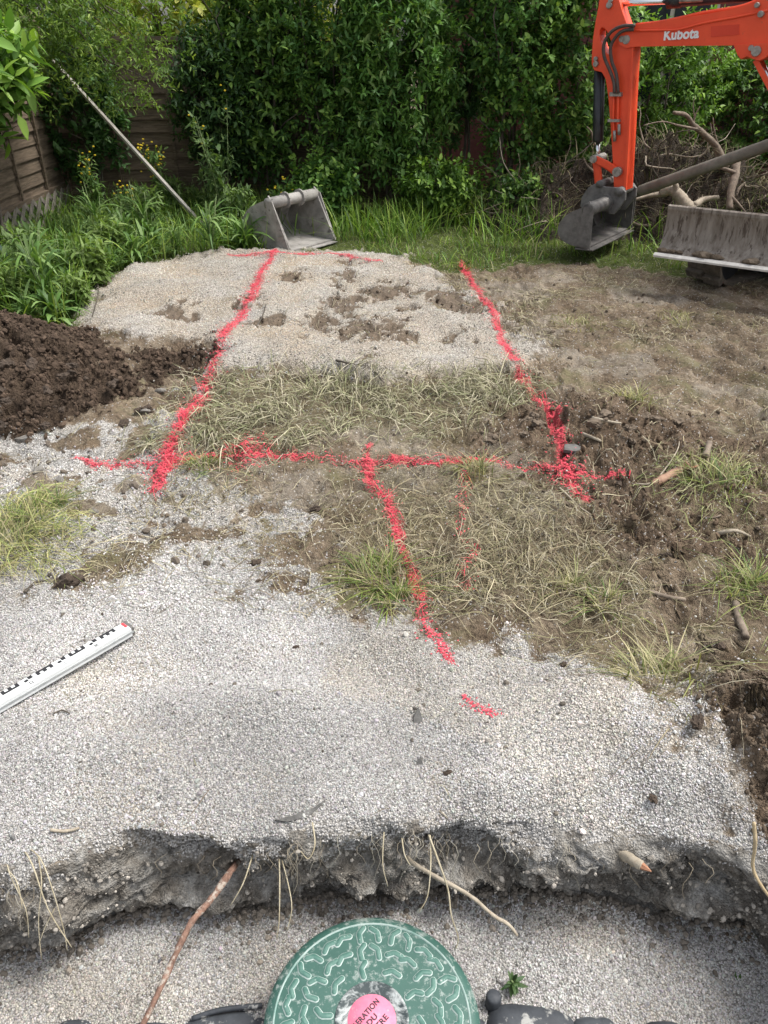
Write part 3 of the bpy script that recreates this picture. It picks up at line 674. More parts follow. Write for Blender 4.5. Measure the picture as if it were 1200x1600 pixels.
tuft(1120, 745, 150, .12, .16, FRESH, "flattened green grass clump beside the red bark piece", 29)
tuft(890, 905, 80, .05, .09, DULL, "small tuft in the matted hay between mud and gravel", 30)
tuft(945, 925, 90, .05, .09, FRESH, "dark green tuft rooted at the rut in the mud", 31)
tuft(900, 505, 160, .14, .08, DULL, "pale dry tuft on the mud beside the gravel slab", 32)
tuft(1060, 500, 160, .12, .08, DULL, "dry tuft on the rutted mud before the excavator", 33)
tuft(1020, 1060, 150, .10, .12, DULL, "straggling tuft above the soil block at trench corner", 34)

# ------------------------------------------------------------------ leaves
def leaf_geo(pos_, d, nrm, L, W, col, curl=.15, fold=.35):
    d = d/np.linalg.norm(d, axis=1)[:, None]; s = np.cross(nrm, d); s /= (np.linalg.norm(s, axis=1)[:, None]+1e-9); u = np.cross(d, s)
    T = [(0, 0), (.32, .5), (.32, 0), (.32, -.5), (.70, .38), (.70, 0), (.70, -.38), (1, 0)]
    V = []
    for t, w in T:
        V.append(pos_ + d*(t*L)[:, None] + s*(w*W)[:, None] + u*(abs(w)*fold*W - curl*t*t*L)[:, None])
    V = np.stack(V, 1); n = len(pos_); i = (np.arange(n)*8)[:, None]
    tri = np.concatenate([i+np.array([[0, 1, 2]]), i+np.array([[0, 2, 3]]), i+np.array([[4, 7, 5]]), i+np.array([[5, 7, 6]])]).astype(np.int32)
    q = np.concatenate([i+np.array([[1, 4, 5, 2]]), i+np.array([[2, 5, 6, 3]])]).astype(np.int32)
    return V.reshape(-1, 3), [tri, q], np.repeat(col, 8, 0)
def unit(v): return v/(np.linalg.norm(v, axis=-1, keepdims=True)+1e-9)
def spray_leaves(B, D, r, nl, sl, L, W, pal, tip, up=.5, droop=0., spread=.9):
    """B,D (S,3): twig bases and directions; returns leaf geometry"""
    S = len(B); t = np.linspace(.12, 1, nl)[None, :, None]; ln = r.uniform(.6, 1.2, (S, 1, 1))*sl
    pts = B[:, None, :] + D[:, None, :]*t*ln; pts[..., 2] -= (droop*t[..., 0]**2)*ln[..., 0]
    side = unit(np.cross(D, np.array([0, 0, 1.0]))+1e-4); up_ = np.cross(side, D)
    a = (np.arange(nl)*2.4)[None, :] + r.random((S, 1))*6.28
    ld = unit(D[:, None, :]*.55 + (np.cos(a)[..., None]*side[:, None, :] + np.sin(a)[..., None]*up_[:, None, :])*spread + np.array([0, 0, up*.25]) + r.normal(0, .22, (S, nl, 3)))
    nrm = unit(np.array([0, 0, 1.0]) + D[:, None, :]*.4 + r.normal(0, .35, (S, nl, 3)))
    pal = np.array(pal); base = pal[r.integers(0, len(pal), S)][:, None, :]*r.uniform(.7, 1.3, (S, nl, 1))
    tf = np.clip((t-.72)/.28, 0, 1)*(r.random((S, 1, 1)) < .5); c = base*(1-tf*.8) + np.array(tip)*tf*.8
    n = S*nl; LL = L*r.uniform(.6, 1.2, n); return leaf_geo(pts.reshape(-1, 3), ld.reshape(-1, 3), nrm.reshape(-1, 3), LL, W*LL/L*r.uniform(.8, 1.2, n), c.reshape(-1, 3))
M_bark = worn("bark", (.05, .042, .032), (.13, .11, .085), 25, .9, stretch=(1, 1, .25))
M_twig = worn("twig", (.06, .05, .03), (.12, .10, .06), 30, .85)
def stems(root, loc, r, n, h, spread, rad, top=.5):
    geo = []
    for k in range(n):
        a = r.random()*6.28; d = Vector((math.cos(a), math.sin(a), 0)); b = Vector(loc)+d*spread*.25*r.random(); hh = h*r.uniform(.7, 1.0)
        pts = [b+Vector((0, 0, -.06)), b+d*spread*.15+Vector((0, 0, hh*.3)), b+d*spread*.4*r.random()+Vector((r.normal()*.05, r.normal()*.05, hh*.65)), b+d*spread*r.uniform(.2, .9)+Vector((0, 0, hh))]
        rr = rad*r.uniform(.6, 1.1); path = smooth_path(pts, 3); geo.append(tube(path, list(np.linspace(rr, rr*.35, len(path))), 6))
        for q in range(3):
            i = r.integers(3, len(path)); p = path[i]; a2 = r.random()*6.28; e = p+Vector((math.cos(a2), math.sin(a2), .7))*h*.16; geo.append(tube([p, (p+e)/2+Vector((0, 0, .03)), e], [rr*.4, rr*.3, rr*.15], 5))
    V, f = join(*geo); return part("trunk", V, f, M_bark, root, True)
def shrub(loc, rx, ry, z0, z1, nspr, label, pal, tip, seed, L=.066, W=.029, sl=.24, nl=12, cat="shrub", group=None, name="hedge_shrub", nst=5, rad=.022, mat=None, lobes=7):
    r = np.random.default_rng(seed); x0, y0 = loc; zb = float(gz(np.array([x0]), np.array([y0]))[0]); root = empty(name, (x0, y0, zb), label, cat, group)
    stems(root, (x0, y0, zb), r, nst, z1*.8, min(rx, ry), rad)
    cz = (z0+z1)/2; rz = (z1-z0)/2
    kc = r.uniform(.75, 1.3); pal = [tuple(c_*kc for c_ in p_) for p_ in pal]; L = L*r.uniform(.85, 1.2); W = W*r.uniform(.85, 1.2)
    lc = unit(r.normal(0, 1, (lobes, 3))); u = unit(r.normal(0, 1, (nspr, 3)))
    dm = (u@lc.T).max(1); q = (.52+.48*r.random(nspr)**.6)*(.50+.66*sst(.35, .98, dm))
    B = np.array([x0, y0, zb+cz]) + u*q[:, None]*np.array([rx, ry, rz]); D = unit(u*np.array([.9, .9, .5]) + np.array([0, 0, .45]) + r.normal(0, .45, (nspr, 3)))
    V, f, c = spray_leaves(B-D*sl*.5, D, r, nl, sl, L, W, pal, tip)
    cr = link("crown", fast_mesh("crown", V-np.array(OFF[root.name]), f, c), mat or M_leaf, root)
    return root
PRIV = [(0.075, 0.165, 0.036), (0.101, 0.207, 0.044), (0.060, 0.136, 0.035), (0.128, 0.240, 0.052)]; PT = (0.254, 0.396, 0.078)
DARK = [(0.051, 0.116, 0.036), (0.069, 0.145, 0.042), (0.041, 0.095, 0.031)]; DT = (0.149, 0.264, 0.065)
LAUR = [(0.128, 0.248, 0.042), (0.164, 0.305, 0.055), (0.098, 0.198, 0.039)]; LT = (0.299, 0.462, 0.078)
SUNLIT_YEL = [(.34, .40, .06), (.44, .46, .10), (.22, .30, .05)]; SUNLIT_TIP = (.62, .58, .18)  # sunlight on the far foliage is put into these leaf colours
def X_at(px, Y): return AT(px, 300, Y).x
HG = "shrubs of the overgrown hedge"
H_ = [ # px centre, distance, rx, ry, z0, z1, sprays, palette, tip, label
 (352, 8.35, .40, .30, .35, 1.62, 360, DARK, DT, "dark shrub growing against the wooden back fence beside the tall weed"),
 (425, 8.50, .48, .40, .30, 2.5, 560, PRIV, PT, "leafy hedge shrub behind the loose bucket on the grass"),
 (520, 8.40, .60, .50, .45, 3.0, 680, PRIV, PT, "broad glossy hedge shrub between the loose bucket and the gravel slab"),
 (615, 8.20, .58, .48, .40, 2.5, 700, PRIV, (.14, .2, .055), "rounded hedge shrub with light fresh tips behind the gravel slab"),
 (715, 8.75, .55, .50, .75, 3.1, 520, DARK, DT, "tall dark hedge shrub with a gap at its foot"),
 (795, 8.30, .50, .45, .20, 3.0, 660, PRIV, PT, "dense hedge shrub next to the excavator arm"),
 (875, 8.35, .52, .45, .25, 3.1, 680, PRIV, PT, "tall hedge shrub behind the raised excavator arm"),
 (1010, 8.95, .62, .45, .25, 1.9, 420, LAUR, LT, "lighter green shrub under the excavator boom"),
 (1120, 9.15, .70, .45, .25, 1.75, 330, PRIV, LT, "thin shrub before the maroon wall under the boom"),
 (1235, 9.1, .75, .5, .2, 1.9, 380, PRIV, PT, "shrub behind the root heap along the maroon wall"),
 (1370, 9.0, .8, .5, .2, 2.4, 380, PRIV, PT, "shrub at the far end of the maroon wall"),
 (1530, 8.7, .9, .6, .1, 2.6, 420, PRIV, PT, "broad shrub beyond the excavator cab"),
 (1720, 8.3, .9, .7, .1, 2.8, 420, DARK, DT, "dark shrub closing the hedge past the excavator"),
 (690, 7.85, .42, .28, .05, .55, 240, LAUR, LT, "low leafy sapling at the foot of the hedge gap"),
 (500, 7.85, .34, .25, .05, .60, 190, PRIV, PT, "low bush beside the loose bucket at the hedge foot"),
 (830, 7.75, .30, .25, .02, .45, 150, PRIV, PT, "low bush before the hedge next to the root heap"),
]
for i, (px, Y, rx, ry, z0, z1, ns, pal, tip, lab) in enumerate(H_):
    shrub((X_at(px, Y), Y), rx, ry, z0, z1, int(ns*1.75), lab, pal, tip, 100+i, group=HG)
shrub((X_at(155, 8.4), 8.42), .45, .18, .3, 1.9, 300, "ivy-like dark shrub climbing the corner of the wooden fence", DARK, (.07, .12, .045), 130, L=.075, W=.04)
shrub((-3.15, 6.35), .46, .62, .98, 1.85, 300, "laurel with large light green leaves overhanging the side fence", LAUR, LT, 131, L=.15, W=.05, sl=.32, nl=9)
shrub((X_at(330, 10.6), 10.6), 1.4, .9, .8, 3.4, 900, "shrub beyond the wooden fence with sunlight put into its yellow green leaf colour", SUNLIT_YEL, SUNLIT_TIP, 132, L=.12, W=.06, sl=.4)
shrub((X_at(520, 11.9), 11.9), 1.6, 1.0, .3, 3.2, 600, "shrub glimpsed through the hedge with sunlight put into its yellow green leaf colour", SUNLIT_YEL, SUNLIT_TIP, 133, L=.12, W=.06, sl=.4)
shrub((X_at(60, 10.6), 10.8), 1.6, .9, .6, 3.4, 620, "mid green shrub beyond the fence corner", LAUR, LT, 134, L=.12, W=.055, sl=.4)
# feathery tree over the fence corner
def ash_tree():
    r = np.random.default_rng(140); loc = Vector((-3.75, 7.6, 0)); root = empty("ash_tree", loc, "feathery light green tree leaning over the corner of the fence", "tree")
    geo = []; ends = []
    trunk = smooth_path([loc+Vector((0, 0, -.1)), loc+Vector((.03, -.02, .9)), loc+Vector((.10, -.1, 1.9)), loc+Vector((.2, -.2, 3.0))], 4)
    geo.append(tube(trunk, list(np.linspace(.06, .03, len(trunk))), 8))
    tips = [(15,45,6.9),(70,30,7.0),(130,55,7.1),(180,55,7.2),(222,70,7.3),(225,95,7.4),(165,112,7.4),(120,92,7.2),(60,78,7.0),(200,28,7.2),(5,100,6.9),(150,15,7.2),(250,35,7.4),(90,5,7.0),(40,-40,7.0),(140,-60,7.2),(220,-30,7.3),(-60,20,6.9),(-80,-60,7.0),(110,120,7.5),(190,132,7.5),(228,122,7.5),(140,140,7.5),(40,118,6.9),(25,60,6.8),(95,60,7.1),(170,80,7.3)]
    for k, (a, b, Y) in enumerate(tips):
        e = AT(a, b, Y); p = trunk[6 + k % (len(trunk)-6)]
        mid = (p+e)/2+Vector((0, 0, .22)); pa = smooth_path([p, mid, e], 4); geo.append(tube(pa, list(np.linspace(.016, .004, len(pa))), 5)); ends.append(pa)
    V, f = join(*geo); part("trunk", V, f, M_bark, root, True)
    B = []; D = []
    for pa in ends:
        for q in range(40):
            i = int(min(len(pa)-1, 2+abs(r.normal(0, 1))*0+r.integers(0, len(pa)-2)+r.integers(0, 3))); B.append(np.array(pa[i])+r.normal(0, .13, 3)); a = r.random()*6.28; D.append([math.cos(a), math.sin(a), r.uniform(-.45, .35)])
    V, f, c = spray_leaves(np.array(B), unit(np.array(D)), r, 13, .24, .055, .014, [(.13, .21, .04), (.17, .26, .05), (.09, .16, .035)], (.28, .36, .08), 0, .35, .75)
    link("crown", fast_mesh("crown", V-np.array(loc), f, c), M_leafm, root)
ash_tree()
# ================================================================== FENCES, WALL
M_wood = worn("weathered_wood", (.085, .062, .043), (.20, .150, .105), 9, .9, c3=(.27, .22, .165), t3=.60, s3=22, bstr=.4, stretch=(.6, .6, 7))
M_lat = worn("grey_lattice_wood", (.14, .125, .105), (.26, .235, .20), 14, .9, bstr=.3)
M_batten = worn("grey_batten", (.34, .31, .27), (.52, .49, .44), 20, .85, c3=(.22, .18, .15), t3=.64, s3=16)
def fence_panel(p0, p1, z0, z1, label, seed):
    """lapped boards between two end stiles, with thin upright battens"""
    r = random.Random(seed); a = Vector((*p0, 0)); b = Vector((*p1, 0)); u = (b-a).normalized(); n = Vector((u.y, -u.x, 0)); ln = (b-a).length
    root = empty("fence_panel", (a.x, a.y, 0), label, "fence", "wooden fence panels")
    nb = 13; hb = (z1-z0)/nb
    for k in range(nb):
        zc = z0+hb*(k+.5); t = 0
        v, f = box(a+u*ln/2+n*(t+r.uniform(-.004, .004))+Vector((0, 0, zc)), (ln/2-.03, .007, hb*.58), u, n, Vector((0, 0, 1))-n*(.20+r.uniform(-.04, .04))); part("slat", v, f, M_wood, root)
    for q in (.0, 1.0):
        v, f = box(a+u*(.03+q*(ln-.06))+n*.012+Vector((0, 0, (z0+z1)/2)), (.022, .032, (z1-z0)/2+.02), u, n); part("stile", v, f, M_wood, root)
    for q in (.33, .67):
        v, f = box(a+u*ln*q+n*.034+Vector((0, 0, (z0+z1)/2)), (.014, .008, (z1-z0)/2-.01), u, n); part("batten", v, f, M_wood, root)
    for z in (z0+.01, z1-.01):
        v, f = box(a+u*ln/2+n*.016+Vector((0, 0, z)), (ln/2-.055, .03, .022), u, n); part("rail", v, f, M_wood, root)
    for q in (.0, 1.0):
        c = a+u*(q*ln)-n*.05
        v, f = box(c+Vector((0, 0, (z1+.05-.1)/2)), (.035, .035, (z1+.05+.1)/2), u, n); part("post", v, f, M_wood, root)
fence_panel((-3.32, 6.86), (-3.32, 8.66), .26, 1.72, "weathered lapped wood side fence panel above the lattice strip", 1)
fence_panel((-3.32, 5.03), (-3.32, 6.83), .26, 1.72, "weathered lapped wood side fence panel behind the overhanging laurel", 2)
fence_panel((-3.36, 8.74), (-1.58, 8.78), .04, 1.56, "dark lapped wood back fence panel at the fence corner", 3)
fence_panel((-1.54, 8.90), (.24, 8.96), .04, 1.52, "dark lapped wood back fence panel hidden behind the hedge shrubs", 4)
def lattice(y0, y1, x, label):
    root = empty("lattice_strip", (x, (y0+y1)/2, 0), label, "lattice", None); h = .24
    n = int((y1-y0)/.19)
    for k in range(n+1):
        y = y0+k*(y1-y0)/n
        for sgn in (1, -1):
            d = Vector((0, sgn*.74, .67)); c = Vector((x+.062+.014*sgn, y, h*.5)); v, f = box(c, (.006, .020, .21), (1, 0, 0), Vector((0, .67, -sgn*.74)), d); part("lath", v, f, M_lat, root)
    v, f = box((x+.06, (y0+y1)/2, .012), (.03, (y1-y0)/2, .02)); part("rail", v, f, M_lat, root)
lattice(4.9, 8.35, -3.32, "grey diagonal lattice strip under the side fence panels")
# diagonal prop, foot in the weeds, head on the fence corner
pa = Vector((-1.69, 7.62, .02)); pb = AT(55, 64, 7.75)
d_ = (pb-pa).normalized(); v, f = tube([pa-d_*.1, pa+(pb-pa)*.5+Vector((.008, 0, -.012)), pb+d_*.12], [.019, .018, .016], 4)
single("wooden_prop", v, f, M_batten, "long thin grey wooden pole leaning diagonally against the fence corner", "pole", base=tuple(pa))
# dark green beam end in the weeds
M_green = worn("dark_green_paint", (.018, .04, .035), (.03, .06, .05), 10, .5)
q0 = Vector((*G(42, 436), .03)); q1 = AT(0, 392, q0.y+.15); dd = (q1-q0).normalized(); v, f = bevbox((q0+(q0+dd*.9))/2, (.45, .022, .03), .004, dd, Vector((0, 0, 1)).cross(dd), dd.cross(Vector((0, 0, 1)).cross(dd)))
single("green_beam", v, f, M_green, "dark green painted beam end lying slanted in the weeds", "beam")
# maroon house wall behind the hedge
M_maroon = worn("maroon_render", (.14, .045, .045), (.21, .075, .070), 3, .9, c3=(.28, .13, .10), t3=.64, s3=8, bstr=.5, bdist=.01)
M_cream = worn("cream_trim", (.5, .44, .36), (.62, .56, .47), 6, .8); M_roof = worn("clay_roof", (.28, .11, .06), (.42, .19, .11), 15, .85); M_glass = plain("window_glass", (.02, .025, .03), .08)
hb = empty("maroon_house", (4.2, 12.4, 0), "low maroon rendered house mostly hidden behind the hedge", "house")
v, f = prism([(.55, -.05), (8.2, -.05), (8.2, 2.7), (.55, 2.7)], lambda a, b, t: Vector((a, t, b)), 9.9, 14.5, ()) ; fix_normals(part("wall", v, f, M_maroon, hb))
v, f = prism([(9.55, 2.7), (12.2, 4.0), (14.85, 2.7), (14.85, 2.62), (9.55, 2.62)], lambda a, b, t: Vector((t, a, b)), .3, 8.45); fix_normals(part("roof", v, f, M_roof, hb))
for wx in (3.1, 6.2):
    wv_, wf_ = box((wx, 9.885, 1.45), (.5, .03, .55)); wo = part("window", wv_, wf_, M_cream, hb)
    for s in (-1, 1):
        v, f = box((wx+s*.235, 9.85, 1.45), (.21, .008, .48)); part("pane", v, f, M_glass, wo)

# ================================================================== EXCAVATOR
M_org = worn("orange_paint", (.78, .068, .018), (.88, .09, .026), 5, .45, c3=(.47, .085, .04), t3=.63, s3=18, bstr=.08)
M_blk = worn("black_paint", (.012, .013, .016), (.03, .032, .036), 12, .4, bstr=.08); M_rub = worn("rubber", (.07, .06, .048), (.15, .125, .098), 16, .9, c3=(.26, .21, .16), t3=.58, s3=9)
M_stl = worn("worn_steel", (.10, .095, .088), (.20, .19, .175), 18, .55, .25, c3=(.28, .25, .22), t3=.60, s3=30, bstr=.3); M_chr = plain("chrome_rod", (.75, .75, .76), .18, 1.0)
M_hose = worn("hose", (.05, .035, .03), (.09, .065, .055), 30, .6); M_pin = worn("pin_metal", (.22, .20, .18), (.42, .40, .37), 40, .45, .6); M_white = plain("white_letter", (.8, .8, .8), .5)
M_bladem = worn("dusty_blade", (.13, .105, .083), (.31, .275, .235), 11, .85, c3=(.085, .065, .05), t3=.54, s3=13, bstr=.6, lo=.3, hi=.7, stretch=(2.5, 2.5, .35)); M_edge = worn("bare_edge", (.45, .43, .40), (.62, .60, .56), 20, .5, .3)
A0 = Vector((1.90, 6.70, 0)); E = Vector((.81, -.58, 0)).normalized(); NV = Vector((E.y, -E.x, 0)); NV = NV if NV.y < 0 else -NV
def PLN(px, py, off=0.0):
    """a picture point on the boom plane -> (s along the boom, z)"""
    d = ray(px, py); c = Vector((0, 0, CAM_H)); t = (A0+NV*off-c).dot(NV)/d.dot(NV); p = c+d*t; return ((p-A0).dot(E), p.z)
def bp(s, z, n): return A0 + E*s + NV*n + Vector((0, 0, z))
ctr = Vector((3.70, 5.90, 0)); ex_ = empty("mini_excavator", (ctr.x, ctr.y, 0), "orange mini excavator with dusty dozer blade and long bent boom", "excavator")
def P3(px, py, n=0.0): s, z = PLN(px, py, n); return bp(s, z, n)
# --- arm
T = .065
arm_px = [(939,-26),(935,8),(930,34),(926,60),(924.5,82),(924,100),(928,110),(940,113),(946,124),(950,150),(954,200),(957,250),(959,296),(979,297),(981,260),(984,205),(988,120),(992,70),(986,52),(979,36),(972,16),(966,-6),(958,-28)]
prof_ = [PLN(a, b, T) for a, b in arm_px]; cx_, cy_ = 946, 64
hole = [PLN(cx_+8*math.cos(t)+(-5*math.sin(t)), cy_-21*math.sin(t), T) for t in np.linspace(0, 6.283, 15)[:-1]]
v, f = prism(prof_, bp, -T, T, [hole]); arm = bevel(fix_normals(part("arm", v, f, M_org, ex_)), .006)
v, f = prism([PLN(a, b, T) for a, b in [(979,297),(974.5,297),(980,205),(985,110),(988,75),(991,72),(988,120),(984,205),(981,260)]], bp, -T-.012, T+.012); bevel(fix_normals(part("wear_strip", v, f, M_org, arm)), .003)
def pin_(px, py, r, n0, n1, name="pin", m=None, par=None):
    v, f = cyl(P3(px, py, n1) + NV*(n0-n1), P3(px, py, n1), r, 14); return bevel(part(name, v, f, m or M_pin, par or ex_), .003)
for (a, b, r) in [(951, 8, .022), (953, 1, .016), (930, 100, .02), (930, 92, .016), (978, 62, .03), (971, 61, .022)]: pin_(a, b, r, T-.01, T+.024)
# --- boom
TB = .085
boom_px = [(965,56),(970,48),(980,44),(992,39),(1020,35),(1060,29),(1100,22),(1140,15),(1170,6),(1200,-8),(1230,-22)]
bot_px = [(1205,84),(1196,74),(1150,71),(1100,71.5),(1040,72),(992,73),(978,75),(967,69)]
tp = [PLN(a, b, TB) for a, b in boom_px]; bt = [PLN(a, b, TB) for a, b in bot_px]
FS, FZ = 1.42, .66
prof_ = tp + [(tp[-1][0]+.22, tp[-1][1]-.05), (FS+.10, FZ+.10), (FS+.08, FZ-.08), (FS-.08, FZ-.06), (bt[0][0]+.12, bt[0][1]-.14)] + bt
v, f = prism(prof_, bp, -TB, TB); boom = bevel(fix_normals(part("boom", v, f, M_org, ex_)), .008)
lug = [PLN(a, b, TB) for a, b in [(1147,70),(1153,86),(1159,93),(1168,88),(1176,92),(1188,95),(1198,90),(1206,82),(1210,66)]]
v, f = prism(lug, bp, -TB-.02, TB+.02); bevel(fix_normals(part("cylinder_lug", v, f, M_org, boom)), .004)
for (a, b, r) in [(1181, 80, .032), (1173, 75, .018), (1182, 8, .016), (1188, 22, .02)]: pin_(a, b, r, TB+.0, TB+.038, "pin", None, boom)
# pipes along the boom and the flange rib
for k, (dy, rr_) in enumerate([(-3, .013), (4, .013)]):
    path = [P3(a, b+dy+3, TB*.7) for a, b in [(994,39),(1030,35),(1060,29),(1100,20),(1150,12),(1176,4),(1205,-12)]]; v, f = tube(smooth_path(path, 3), rr_, 8); part("hydraulic_pipe", v, f, M_org, boom, True)
path = [P3(a, b, TB+.004) for a, b in [(992,48),(1040,47),(1062,46),(1100,36),(1150,27),(1200,16)]]; v, f = tube(smooth_path(path, 3), .008, 6); part("flange", v, f, M_org, boom, True)
v, f = prism([PLN(a, b, TB+.002) for a, b in [(1111,41),(1155,38),(1155,54),(1111,58)]], bp, TB-.01, TB+.0035); fix_normals(part("repaint_patch", v, f, worn("darker_orange", (.66, .045, .014), (.72, .055, .018), 6, .5), boom))
# lettering on the boom side
def text_mesh(body, size, bold=.0, space=1.0):
    cu = bpy.data.curves.new("txt", 'FONT'); cu.body = body; cu.size = size; cu.offset = bold; cu.extrude = .0015; cu.align_x = 'CENTER'; cu.align_y = 'CENTER'; cu.space_character = space
    ob = bpy.data.objects.new("txt", cu); COL.objects.link(ob); bpy.context.view_layer.update()
    me = bpy.data.meshes.new_from_object(ob.evaluated_get(bpy.context.evaluated_depsgraph_get())); bpy.data.objects.remove(ob); bpy.data.curves.remove(cu)
    V = np.zeros(len(me.vertices)*3, np.float32); me.vertices.foreach_get("co", V); Fc = [list(p.vertices) for p in me.polygons]; bpy.data.meshes.remove(me); return V.reshape(-1, 3), Fc
tv, tf = text_mesh("Kubota", .1, .0035, 1.02)
w0 = P3(1037, 56, TB+.004); w1 = P3(1092, 52, TB+.004); wd = (w1-w0); tw = tv[:, 0].max()-tv[:, 0].min(); sc_ = wd.length/tw; ud = wd.normalized(); vd = Vector((0, 0, 1)) - ud*ud.z; vd.normalize()
mid = (w0+w1)/2; v = [mid+ud*float(a*sc_)+vd*float(b*sc_*1.05)+NV*float(c) for a, b, c in tv]; part("lettering", v, tf, M_white, boom)
# --- hoses over the joint
for k, pts in enumerate([[(992,40),(972,41),(955,50),(944,68),(944,88),(952,108),(959,128),(960,146)], [(990,46),(974,48),(962,58),(954,74),(956,96),(963,116),(966,146)]]):
    path = smooth_path([P3(a, b, TB+.035-.006*k) for a, b in pts], 4); v, f = tube(path, .0125, 8); part("hose", v, f, M_hose, ex_, True)
for (a, b, w, h) in [(964, 147, 9, 3.2), (961, 188, 9, 2.2)]:
    v, f = prism([PLN(a+i*w, b+j*h, T) for i, j in ((-1, -1), (1, -1), (1, 1), (-1, 1))], bp, T-.002, T+.035); fix_normals(part("hose_clamp", v, f, M_pin, ex_))
for pts in ([(959,150),(958,190),(960,218)], [(966,150),(965,190),(967,208)]):
    v, f = tube(smooth_path([P3(a, b, T+.02) for a, b in pts], 3), .010, 8); part("pipe_stub", v, f, M_org, ex_, True)
    e0, e1 = pts[-1]; v, f = tube([P3(e0, e1-14, T+.02), P3(e0+.4, e1+3, T+.02)], .013, 8); part("pipe_nut", v, f, M_pin, ex_, True)
# --- arm cylinder above the boom
c0 = P3(956, 6, 0); c1 = P3(1044, 2, 0); c2 = P3(1240, -14, 0)
v, f = cyl(c0, c1, .020, 14); part("cylinder_rod", v, f, M_chr, ex_, True)
v, f = tube([c1, c1+(c2-c1)*.12, c1+(c2-c1)*.121, c2], [.048, .048, .042, .042], 16); cylb = part("arm_cylinder", v, f, M_blk, ex_, True)
v, f = cyl(P3(1062, 1, .05), P3(1098, -1, .05), .016, 8); part("pipe_fitting", v, f, M_pin, cylb, True)
# --- bucket cylinder on the outside of the arm
c0 = P3(937, 108, 0); c1 = P3(934.5, 222, 0); c2 = P3(933, 252, 0)
v, f = tube([c0, c0+(c1-c0)*.97, c1], [.042, .042, .036], 16); bc = part("bucket_cylinder", v, f, M_blk, ex_, True)
v, f = tube([P3(941, 112, .03), P3(941, 160, .035), P3(940, 196, .035)], .009, 8); part("oil_pipe", v, f, M_blk, bc, True)
v, f = cyl(c1, c2, .018, 12); part("cylinder_rod", v, f, M_chr, ex_, True)
def linkarm(pts, w, n0, n1, name="bucket_link"):
    path = [PLN(a, b, n1) for a, b in pts]; L_ = []; R_ = []
    for i, p in enumerate(path):
        q0 = Vector(path[max(i-1, 0)]); q1 = Vector(path[min(i+1, len(path)-1)]); d = (q1-q0).normalized(); nn = Vector((-d.y, d.x)); L_.append(tuple(Vector(p)+nn*w)); R_.append(tuple(Vector(p)-nn*w))
    v, f = prism(L_+R_[::-1], bp, n0, n1); o = bevel(fix_normals(part(name, v, f, M_org, ex_)), .004); return o
for s in (1, -1):
    linkarm([(926,248),(934,251),(945,256),(956,263),(966,272)], .026, s*.075, s*.100); linkarm([(932,252),(934,270),(936,292)], .026, s*.045, s*.07)
for (a, b, r) in [(926.5, 249, .03), (963, 269, .036), (936, 288, .026)]: pin_(a, b, r, -.11, .112)
